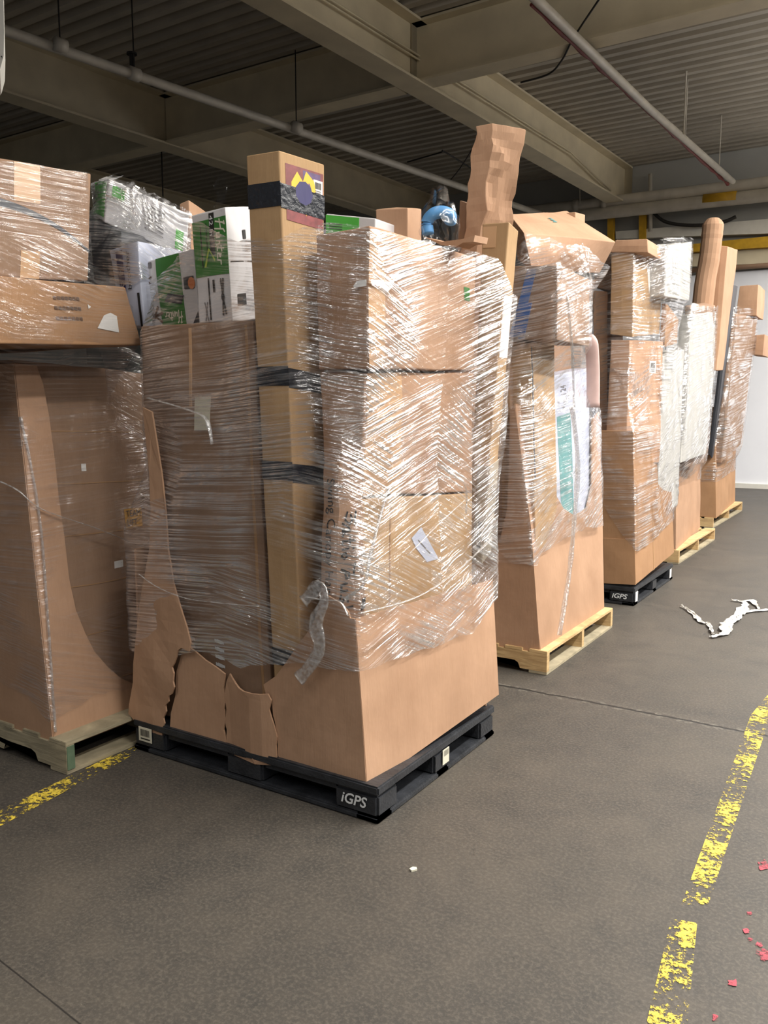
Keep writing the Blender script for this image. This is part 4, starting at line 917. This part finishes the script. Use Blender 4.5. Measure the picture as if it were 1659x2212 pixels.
cR = cr(x1 + 0.03, (-60, 742), (-60, 592), (305, 746), (272, 620), 0.9, amp=0.004, bulge=0.004)
carton(cR, 'carton', 'orange', 'long flat orange-brown carton with a white torn label, on the left load', 'cartons in the left load')
cR.poly('torn_label', 'paper', 'R', [(0.72, 0.28), (0.78, 0.5), (0.83, 0.55), (0.87, 0.5), (0.86, 0.22)], 0.003); cR.poly('torn_label', 'paper', 'R', [(0.68, 0.66), (0.7, 0.62), (0.68, 0.58)], 0.003)
cR.polys('shipping_print', 'brown_ink', 'R', [[(0.46 + 0.025 * (k % 7), 0.76 - 0.16 * (k // 7)), (0.48 + 0.025 * (k % 7), 0.76 - 0.16 * (k // 7)), (0.48 + 0.025 * (k % 7), 0.70 - 0.16 * (k // 7)), (0.46 + 0.025 * (k % 7), 0.71 - 0.16 * (k // 7))] for k in range(21)], 0.002)
cS = cr(x1 + 0.0, (-60, 596), (-60, 332), (190, 606), (196, 376), 0.8, amp=0.004, bulge=0.004)
carton(cS, 'carton', 'brown', 'large brown carton with a curved black arrow print, topmost on the left load', 'cartons in the left load')
arc_ = [(0.1 + 0.9 * k / 14, 0.62 - 0.34 * (k / 14) ** 2) for k in range(15)]
cS.polys('curved_black_print', 'dark_box', 'R', [[(arc_[k][0], arc_[k][1] - 0.02), (arc_[k + 1][0], arc_[k + 1][1] - 0.02), (arc_[k + 1][0], arc_[k + 1][1] + 0.05 * (1 - k / 15)), (arc_[k][0], arc_[k][1] + 0.055 * (1 - k / 14))] for k in range(14)], 0.002)
cS.patch('tape', 'packing_tape', 'R', 0.32, 0.54, 0.66, 0.99); cS.patch('tape', 'packing_tape', 'R', 0.38, 0.54, 0.0, 0.24)
# dark and pale cartons between the two loads
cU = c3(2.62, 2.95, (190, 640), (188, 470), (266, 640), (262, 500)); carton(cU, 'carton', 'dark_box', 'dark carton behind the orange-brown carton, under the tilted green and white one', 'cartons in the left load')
cV = c3(2.55, 2.85, (262, 705), (236, 540), (312, 705), (297, 520), amp=0.002); carton(cV, 'carton', 'blue_white', 'pale blue and white printed carton standing between the two front loads', 'cartons in the left load')
cV.patch('navy_stripe', 'navy', 'F', 0.22, 0.45, 0.0, 0.95, 0.002); cV.text('lettering', 'blue_white', 'F', 'Photo F', (0.26, 0.42, 0.15, 0.7), rot=90, off=0.0045)
cV.text('lettering', 'ink', 'F', 'brother', (0.56, 0.7, 0.45, 0.92), rot=90, off=0.004)
cV.patch('black_stripe', 'ink', 'F', 0.86, 0.93, 0.0, 0.4, 0.002)
cWx = c3(2.62, 2.80, (224, 482), (235, 386), (405, 556), (409, 464), amp=0.003, bulge=0.004)
cWx.c = [PY(206, 466, 2.75), PY(225, 480, 2.62), PY(402, 556, 2.9), PY(385, 540, 3.0), PY(203, 392, 2.75), PY(236, 386, 2.62), PY(409, 464, 2.9), PY(385, 452, 3.0)]
carton(cWx, 'tilted_carton', 'white_card', 'tilted shiny white and green carton under film at the top between the two front loads', 'cartons in the left load')
cWx.patch('green_panel', 'bright_green', 'F', 0.1, 0.9, 0.1, 0.95, 0.0015); cWx.patch('green_panel', 'bright_green', 'R', 0.05, 0.2, 0.62, 0.9, 0.0015); cWx.patch('green_panel', 'bright_green', 'R', 0.85, 0.95, 0.1, 0.55, 0.0015)
cWx.polys('small_print', 'grey_ink', 'R', [[(0.42 + 0.008 * k, 0.8 - 0.09 * k), (0.7, 0.74 - 0.09 * k), (0.7, 0.77 - 0.09 * k), (0.42 + 0.008 * k, 0.83 - 0.09 * k)] for k in range(7)], 0.003)
WM0 = wrap_mat('stretch_film_left', 4, -24, 0.3, 0.10, 3.0)
gb0 = Carton([bF + Vector((-1.0, 0, 0)), bF, bF + Vector((0, 0.86, 0)), bF + Vector((-1.0, 0.86, 0)), tF + Vector((-1.0, 0, 0)), tF, tF + Vector((0, 0.86, 0)), tF + Vector((-1.0, 0.86, 0))])
w0_ = wrap('stretch film round the load at the left edge', [gb0, cQ, cR, cS], (-3.3, 2.5), [PX(-60, 336, x1), PX(190, 372, x1), Vector((-4, 2.8, 2.3))], [PY(60, 1500, fy), PY(110, 1560, fy), on_side(200, 1500), on_side(290, 1480), Vector((-4, 2.9, 0.5)), Vector((-4.2, 2.1, 0.4))], WM0, off=0.012)
w00 = wrap('loose film bridging the tilted green and white carton and its neighbours', [cWx, cU, cV], (PY(300, 500, 2.75).x, 2.80), [PY(203, 380, 2.7), PY(240, 380, 2.62), PY(409, 458, 2.9), PY(385, 440, 3.05)], [PY(230, 640, 2.6), PY(300, 620, 2.6), PY(409, 560, 2.9), PY(385, 560, 3.05)], wrap_mat('stretch_film_bridge', -28, -24, 1.0, 0.55, 8.0), sm=1)
strand(w0_, [PY(0, 1040, 2.05), PY(40, 1060, 2.05), on_side(85, 1100) + Vector((0.02, 0, 0)), on_side(200, 1140) + Vector((0.02, 0, 0)), on_side(300, 1180) + Vector((0.02, 0, 0))], 0.006, 0.4)
strand(w0_, [on_side(40, 900) + Vector((.012, 0, 0)), on_side(62, 1000) + Vector((.012, 0, 0)), on_side(85, 1150) + Vector((.012, 0, 0)), on_side(100, 1350) + Vector((.012, 0, 0)), on_side(116, 1580) + Vector((.012, 0, 0))], 0.008, 0.6)

# ================================================================== SECOND LOAD (pallet 2)
x1 = -1.652; y0 = 4.36; x0 = x1 - 1.02; y1 = 5.6
wood_pallet(x0, x1, y0, y1, 'yellowish wooden pallet behind the foreground load')
g2 = empty('gaylord_box', 'tan bulk box with a curved side opening, second in the row', 'bulk box', 'bulk boxes')
fy = y0 + 0.02
bF = PY(1167, 1411, fy); tF = PY(1112, 872, fy); bL = PY(1000, 1395, fy); tL = PY(1000, 1080, fy)
sheet('front_panel', 'pink', [Vector((x0, fy, bF.z)), bF, PY(1148, 1139, fy), tF, PY(1102, 890, fy), PY(1100, 1000, fy), PY(1096, 1100, fy), PY(1082, 1160, fy), PY(1060, 1200, fy), Vector((x0, fy, PY(1040, 1210, fy).z))], (bF, Vector((1, 0, 0)), Vector((0, 0, 1)), nF), parent=g2)
bR = PY(1304, 1312, y1 - 0.03); tR = PY(1293, 880, y1 - 0.03)
u_ = (bR - bF).normalized(); v_ = (tF - bF).normalized(); n_ = u_.cross(v_).normalized()
cut2 = [(1293, 890), (1278, 905), (1277, 1050), (1266, 1098), (1240, 1114), (1216, 1098), (1198, 1066), (1178, 1028), (1162, 960), (1150, 880)]
side2 = [on_side(*q) for q in cut2]
sheet('side_panel', 'kraft', [bF, bF.lerp(bR, .33), bF.lerp(bR, .66), bR, on_side(1300, 1100)] + side2 + [tF], (bF, u_, v_, n_), parent=g2)
sheet('torn_rim', 'kraft', [bF + Vector((0.01, 0, 0.0)), bR + Vector((0.01, 0, 0)), bR + Vector((0.02, -0.02, -0.055)), bR.lerp(bF, .2) + Vector((0.02, 0, -0.045)), bR.lerp(bF, .4) + Vector((0.02, 0, -0.055)), bR.lerp(bF, .55) + Vector((0.02, 0, -0.02)), bR.lerp(bF, .8) + Vector((0.02, 0, -0.015)), bF + Vector((0.02, 0, -0.025))], (bF, u_, Vector((0, 0, 1)), Vector((1, 0, 0))), parent=g2, th=0.006)
G2 = 'cartons in the second load'
def crs(Lb, Lt, Rb, Rt, wid, back, **kw):
    w = Vector((-wid, 0, 0)); e = Vector((-back, 0, 0)); b, c, f, g = (on_side(*q) + e for q in (Lb, Rb, Lt, Rt))
    return Carton([b + w, b, c, c + w, f + w, f, g, g + w], **kw)
cc = c3(y0 + 0.06, y0 + 0.55, (1010, 1380), (1045, 735), (1120, 1390), (1098, 735), amp=0.004); carton(cc, 'carton', 'brown', 'tall shadowed brown carton on the left side of the second load', G2); q1 = cc
cc.patch('ribbed_edge', 'edge', 'F', 0.72, 0.98, 0.3, 0.99, 0.004)
cc = c3(y0 + 0.10, y0 + 0.5, (1130, 1380), (1096, 735), (1162, 1380), (1146, 742), (1208, 1345), (1197, 735), amp=0.004); q2 = cc; carton(cc, 'carton', 'gold', 'tall golden carton at the front corner of the second load', G2)
cc.patch('seam', 'dark_box', 'R', 0.02, 0.06, 0.55, 0.99, 0.002)
cc = crs((1185, 1330), (1160, 905), (1222, 1290), (1200, 898), 0.4, 0.05, amp=0.004); q3 = cc; carton(cc, 'carton', 'gold', 'small golden carton seen in the side opening of the second bulk box', G2); cc.patch('label', 'paper', 'R', 0.5, 0.8, 0.72, 0.84)
cc = crs((1216, 1180), (1197, 812), (1285, 1130), (1277, 795), 0.14, 0.02, amp=0.002); q4 = cc; carton(cc, 'panel_carton', 'blue_white', 'white flat carton with a teal strip, upright in the side opening of the second box', G2)
cc.patch('teal_strip', 'teal', 'R', 0.08, 0.42, 0.0, 0.75, 0.002); cc.text('lettering', 'grey_ink', 'R', 'Model 24', (0.2, 0.34, 0.78, 0.93), rot=90, off=0.004)
cc = crs((1232, 1150), (1203, 575), (1290, 1100), (1280, 560), 0.4, 0.17, amp=0.004); q5 = cc; carton(cc, 'carton', 'pink', 'tall pale carton under milky film at the right of the second load', G2)
cc = c3(y0 + 0.06, y0 + 0.6, (1100, 732), (1108, 574), (1204, 735), (1204, 574), amp=0.002); q6 = cc; carton(cc, 'carton', 'brown', 'brown carton with blue straps below the big top carton of the second load', G2)
for u0 in (0.3,):
    cc.patch('blue_strap', 'blue', 'F', 0.0, 0.2, 0.02, 0.95, 0.008, skew=0.35); cc.patch('blue_strap', 'blue', 'F', 0.2, 0.32, 0.0, 0.5, 0.008, skew=0.15)
cc = Carton([PY(1118, 560, y0 + .12), PY(1150, 585, y0 + .12), PY(1295, 590, y1 - .05), PY(1200, 560, y1 - .05), PY(1100, 462, y0 + .3), PY(1132, 502, y0 + .02), PY(1330, 522, y1 - .1), PY(1225, 456, y1 + .1)], amp=0.006, bulge=0.012); q7 = cc
carton(cc, 'large_carton', 'kraft', 'big bulging carton sloping over the top of the second load', G2)
cc.polys('faded_print', 'teal', 'T', [[(0.3 + 0.04 * k, 0.45 + 0.03 * (k % 2)), (0.33 + 0.04 * k, 0.45), (0.33 + 0.04 * k, 0.5), (0.3 + 0.04 * k, 0.5)] for k in range(5)], 0.002)
cc = c3(y1 + 0.0, y1 + 0.2, (1200, 560), (1204, 462), (1243, 560), (1243, 458), (1262, 560), (1264, 464)); carton(cc, 'carton', 'kraft', 'small tan carton end rising behind the big top carton of the second load', G2)
bm = tube(smoothline([PX(1281, 880, x1 - 0.12), PX(1281, 800, x1 - 0.12), PX(1278, 745, x1 - 0.12), PX(1274, 724, x1 - 0.13)], 5), 0.045, 12, 0.5, taper=lambda t: 1 - 0.55 * max(0, t - 0.7) / 0.3)
tag(obj('rounded_panel', bm, 'rose', smooth=True), 'rose coloured rounded end of a cushion at the far side of the second load', 'cushion')
WM2 = wrap_mat('stretch_film_second', 8, 24, 0.75, 0.5, 12.0, fine=0.75, clear=[(PX(1240, 950, x1 - .05), 0.25, 0.45)])
gb2 = Carton([Vector((x0, fy, .15)), bF, bR, Vector((x0, y1 - .03, .15)), Vector((x0, fy, tF.z)), tF, tR, Vector((x0, y1 - .03, tF.z))])
w2_ = wrap('milky stretch film round the second load', [gb2, q1, q2, q5, q6, q7, q4], ((x0 + x1) / 2, (y0 + y1) / 2), [PY(1040, 560, y0), PY(1135, 500, y0), PX(1230, 515, x1), PX(1330, 522, x1 + .1), Vector((x0, y1, 2.3)), Vector((x0, y0, 2.2))],
    [PY(1060, 1208, fy), PY(1165, 1225, fy), PX(1185, 1210, x1), PX(1240, 1170, x1), PX(1298, 1140, x1), Vector((x0, y1, 0.6)), Vector((x0, y0, 0.6))], WM2)
strand(w2_, [PX(1236, 880, x1 + .03), PX(1248, 1000, x1 + .03), PX(1240, 1130, x1 + .03), PX(1228, 1250, x1 + .03), PX(1208, 1372, x1 + .03)], 0.014, 0.5)
strand(w2_, [PX(1225, 640, x1 + .03), PX(1236, 760, x1 + .03), PX(1240, 880, x1 + .03)], 0.008, 0.5)

# ================================================================== THIRD LOAD
x1 = -1.70; y0 = 6.315; x0 = x1 - 1.02; y1 = 7.55
p3 = plastic_pallet(x0, x1, y0, y1, 'black plastic pallet under the third load of the row')
fc3 = face_carton((x0, y0 - 0.001, 0), (x1, y0 - 0.001, 0), 0, 0.142); fc3.o = p3
t1 = fc3.text('lettering', 'white_ink', 'F', 'iGPS', (0.83, 0.95, 0.34, 0.62), shear=0.25, bold=0.02); on_root(t1, p3)
rc3 = Carton([(x1 - 0.02, y0, 0), (x1 + 0.001, y0, 0), (x1 + 0.001, y1, 0), (x1 - 0.02, y1, 0), (x1 - 0.02, y0, 0.142), (x1 + 0.001, y0, 0.142), (x1 + 0.001, y1, 0.142), (x1 - 0.02, y1, 0.142)], bulge=0, amp=0); rc3.o = p3
on_root(rc3.patch('label', 'paper', 'R', 0.02, 0.07, 0.2, 0.75, parent=p3), p3); on_root(rc3.patch('label', 'paper', 'R', 0.9, 0.95, 0.2, 0.75, parent=p3), p3)
G3 = 'cartons in the third load'
cc = c3(y0 + .02, y1 - .05, (1270, 1258), (1270, 930), (1374, 1263), (1368, 930), (1456, 1194), (1446, 930), amp=0.004); r1 = cc
tag(cc.build('gaylord_box', 'orange'), 'orange-brown bulk box on the black pallet, third in the row', 'bulk box', 'bulk boxes')
cc.patch('curved_flap', 'orange', 'F', 0.35, 1.0, 0.0, 0.3, 0.01, skew=-0.0); cc.patch('seam', 'edge', 'R', 0.42, 0.44, 0, 0.99, 0.002)
def C(name, m, label, G, *a, **k):
    c = c3(*a, **k); carton(c, name, m, label, G); return c
r2 = C('carton', 'gold', 'tan carton at the upper right of the third load', G3, y0 + .08, y0 + .75, (1318, 722), (1320, 548), (1367, 728), (1368, 540), (1424, 722), (1434, 540), amp=0.004)
r2.poly('torn_label', 'paper', 'R', [(0.42, 0.8), (0.62, 0.8), (0.5, 0.48)], 0.003)
r3 = C('carton', 'brown', 'dark brown carton at the upper left of the third load', G3, y0 + .2, y0 + .6, (1282, 620), (1285, 540), (1318, 628), (1318, 545), amp=0.004)
r4 = C('carton', 'pink', 'pinkish carton stack left of the tan carton in the third load', G3, y0 + .18, y0 + .6, (1285, 930), (1280, 628), (1312, 935), (1312, 630), amp=0.004)
r5 = C('carton', 'kraft', 'tall carton with a small white sticker in the middle of the third load', G3, y0 + .08, y0 + .7, (1306, 1000), (1320, 735), (1352, 1000), (1360, 735), (1425, 1000), (1432, 738), amp=0.005)
barcode(r5, 'R', 0.58, 0.78, 0.74, 0.84, r5.o)
r6 = C('carton', 'pink', 'flat tan carton lying across the top of the third load', G3, y0 + .06, y0 + .5, (1318, 545), (1330, 518), (1400, 545), (1398, 516), amp=0.004)
r7 = C('carton', 'orange', 'small stacked carton ends on the far side of the third load', G3, y0 + .75, y0 + 1.1, (1424, 745), (1430, 655), (1436, 750), (1440, 655), (1462, 742), (1466, 690), amp=0.003)
cc = cr(x1 - .03, (1418, 1130), (1432, 770), (1464, 1090), (1478, 755), 0.2, amp=0.003); r8 = cc; carton(cc, 'panel_carton', 'milky', 'long white upright panel at the far side of the third load', G3)
cc = cr(x1 + .02, (1434, 640), (1436, 532), (1488, 650), (1495, 522), 0.4, amp=0.004); r9 = cc; carton(cc, 'carton', 'milky', 'film-covered white carton topping the far side of the third load', G3)
WM3 = wrap_mat('stretch_film_third', 3, 18, 0.75, 0.35, 20.0, fine=0.6)
w3_ = wrap('stretch film round the third load', [r1, r2, r3, r4, r5, r8, r9, r7], ((x0 + x1) / 2 + .1, (y0 + y1) / 2), [PY(1290, 535, y0), PY(1366, 535, y0), PX(1430, 525, x1), PX(1497, 520, x1), Vector((x0, y1, 2.2)), Vector((x0, y0, 2.2))],
    [PY(1300, 1085, y0), PY(1370, 1190, y0), PX(1380, 1190, x1), PX(1458, 1120, x1), Vector((x0, y1, 0.6)), Vector((x0, y0, 0.6))], WM3)

# ================================================================== FOURTH LOAD
x1 = -1.82; y0 = 8.3; x0 = x1 - 1.02; y1 = 10.1
wood_pallet(x0, x1, y0, y1, 'reddish wooden pallet under the fourth load of the row', 'wood')
G4 = 'cartons in the fourth load'
s1 = c3(y0 + .02, y1, (1390, 1180), (1390, 900), (1460, 1192), (1462, 900), (1512, 1158), (1514, 900), amp=0.004)
tag(s1.build('gaylord_box', 'kraft'), 'tan bulk box on the wooden pallet, fourth in the row', 'bulk box', 'bulk boxes')
s2 = C('carton', 'brown', 'tall brown carton wrapped in shiny film in the fourth load', G4, y0 + .1, y0 + .9, (1462, 1000), (1480, 660), (1480, 1010), (1500, 668), (1520, 1000), (1545, 660), amp=0.004)
s3 = C('carton', 'kraft', 'tan carton with a ragged top edge standing behind the tall tube', G4, y0 + 1.0, y0 + 1.5, (1530, 800), (1548, 530), (1548, 800), (1572, 532), (1562, 800), (1594, 540), amp=0.006)
tb_ = tube(smoothline([PY(1508, 760, y0 + .9), PY(1522, 620, y0 + .9), PY(1532, 560, y0 + .9), PY(1539, 500, y0 + .9), PY(1541, 472, y0 + .9)], 6), 0.105, 16, 1.0, jitter=0.05, taper=lambda t: 1 if t < 0.85 else 1 - 0.5 * (t - .85) / .15)
tag(obj('cardboard_tube', tb_, 'pink'), 'torn round-topped cardboard tube sticking up from the fourth load', 'tube')
cc = cr(x1 + .05, (1470, 1000), (1494, 680), (1525, 980), (1556, 672), 0.15, amp=0.004); s4 = cc; carton(cc, 'panel_carton', 'milky', 'white panel wrapped in film on the aisle side of the fourth load', G4)
WM4 = wrap_mat('stretch_film_fourth', 10, 20, 0.75, 0.5, 30.0, fine=0.5)
wrap('stretch film round the fourth load', [s1, s2, s4], ((x0 + x1) / 2 + .1, (y0 + y1) / 2), [PY(1470, 660, y0), PY(1500, 655, y0), PX(1560, 665, x1), Vector((x0, y1, 2.2)), Vector((x0, y0, 2.2))],
    [PY(1400, 1060, y0), PY(1462, 1045, y0), PX(1512, 1010, x1), Vector((x0, y1, 0.6)), Vector((x0, y0, 0.6))], WM4)

# ================================================================== FIFTH LOAD
x1 = -2.03; y0 = 11.1; x0 = x1 - 1.02; y1 = 13.3
wood_pallet(x0, x1, y0, y1, 'pale wooden pallet under the last load before the white wall', 'wood')
G5 = 'cartons in the last load'
v1 = c3(y0 + .02, y1, (1480, 1110), (1480, 880), (1547, 1120), (1545, 880), (1588, 1085), (1590, 880), amp=0.004)
tag(v1.build('gaylord_box', 'orange'), 'orange-brown bulk box on the pale wooden pallet, last in the row', 'bulk box', 'bulk boxes')
v2 = C('carton', 'brown', 'brown film-wrapped carton with a small white label in the last load', G5, y0 + .1, y0 + .9, (1540, 1000), (1570, 672), (1558, 1000), (1586, 680), (1600, 960), (1636, 690), amp=0.005)
v2.patch('label', 'paper', 'F', 0.2, 0.8, 0.68, 0.78)
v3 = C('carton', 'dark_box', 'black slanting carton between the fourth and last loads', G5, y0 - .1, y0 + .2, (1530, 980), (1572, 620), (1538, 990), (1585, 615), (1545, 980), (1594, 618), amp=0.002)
v4 = C('carton', 'kraft', 'open topped tan carton, highest on the last load', G5, y0 + .7, y0 + 1.3, (1590, 680), (1598, 618), (1634, 682), (1638, 614), amp=0.006)
v5 = C('carton', 'kraft', 'small tan carton jutting towards the white wall from the last load', G5, y0 + .9, y0 + 1.4, (1620, 765), (1620, 725), (1648, 768), (1652, 722), amp=0.003)
wrap('stretch film round the last load', [v1, v2], ((x0 + x1) / 2 + .15, (y0 + y1) / 2), [PY(1570, 660, y0), PY(1590, 660, y0), PX(1640, 690, x1), Vector((x0, y1, 2.4)), Vector((x0, y0, 2.4))],
    [PY(1500, 1040, y0), PY(1545, 1040, y0), PX(1585, 1020, x1), Vector((x0, y1, 0.6)), Vector((x0, y0, 0.6))], wrap_mat('stretch_film_last', 6, 14, 0.7, 0.3, 40.0, fine=0.45))
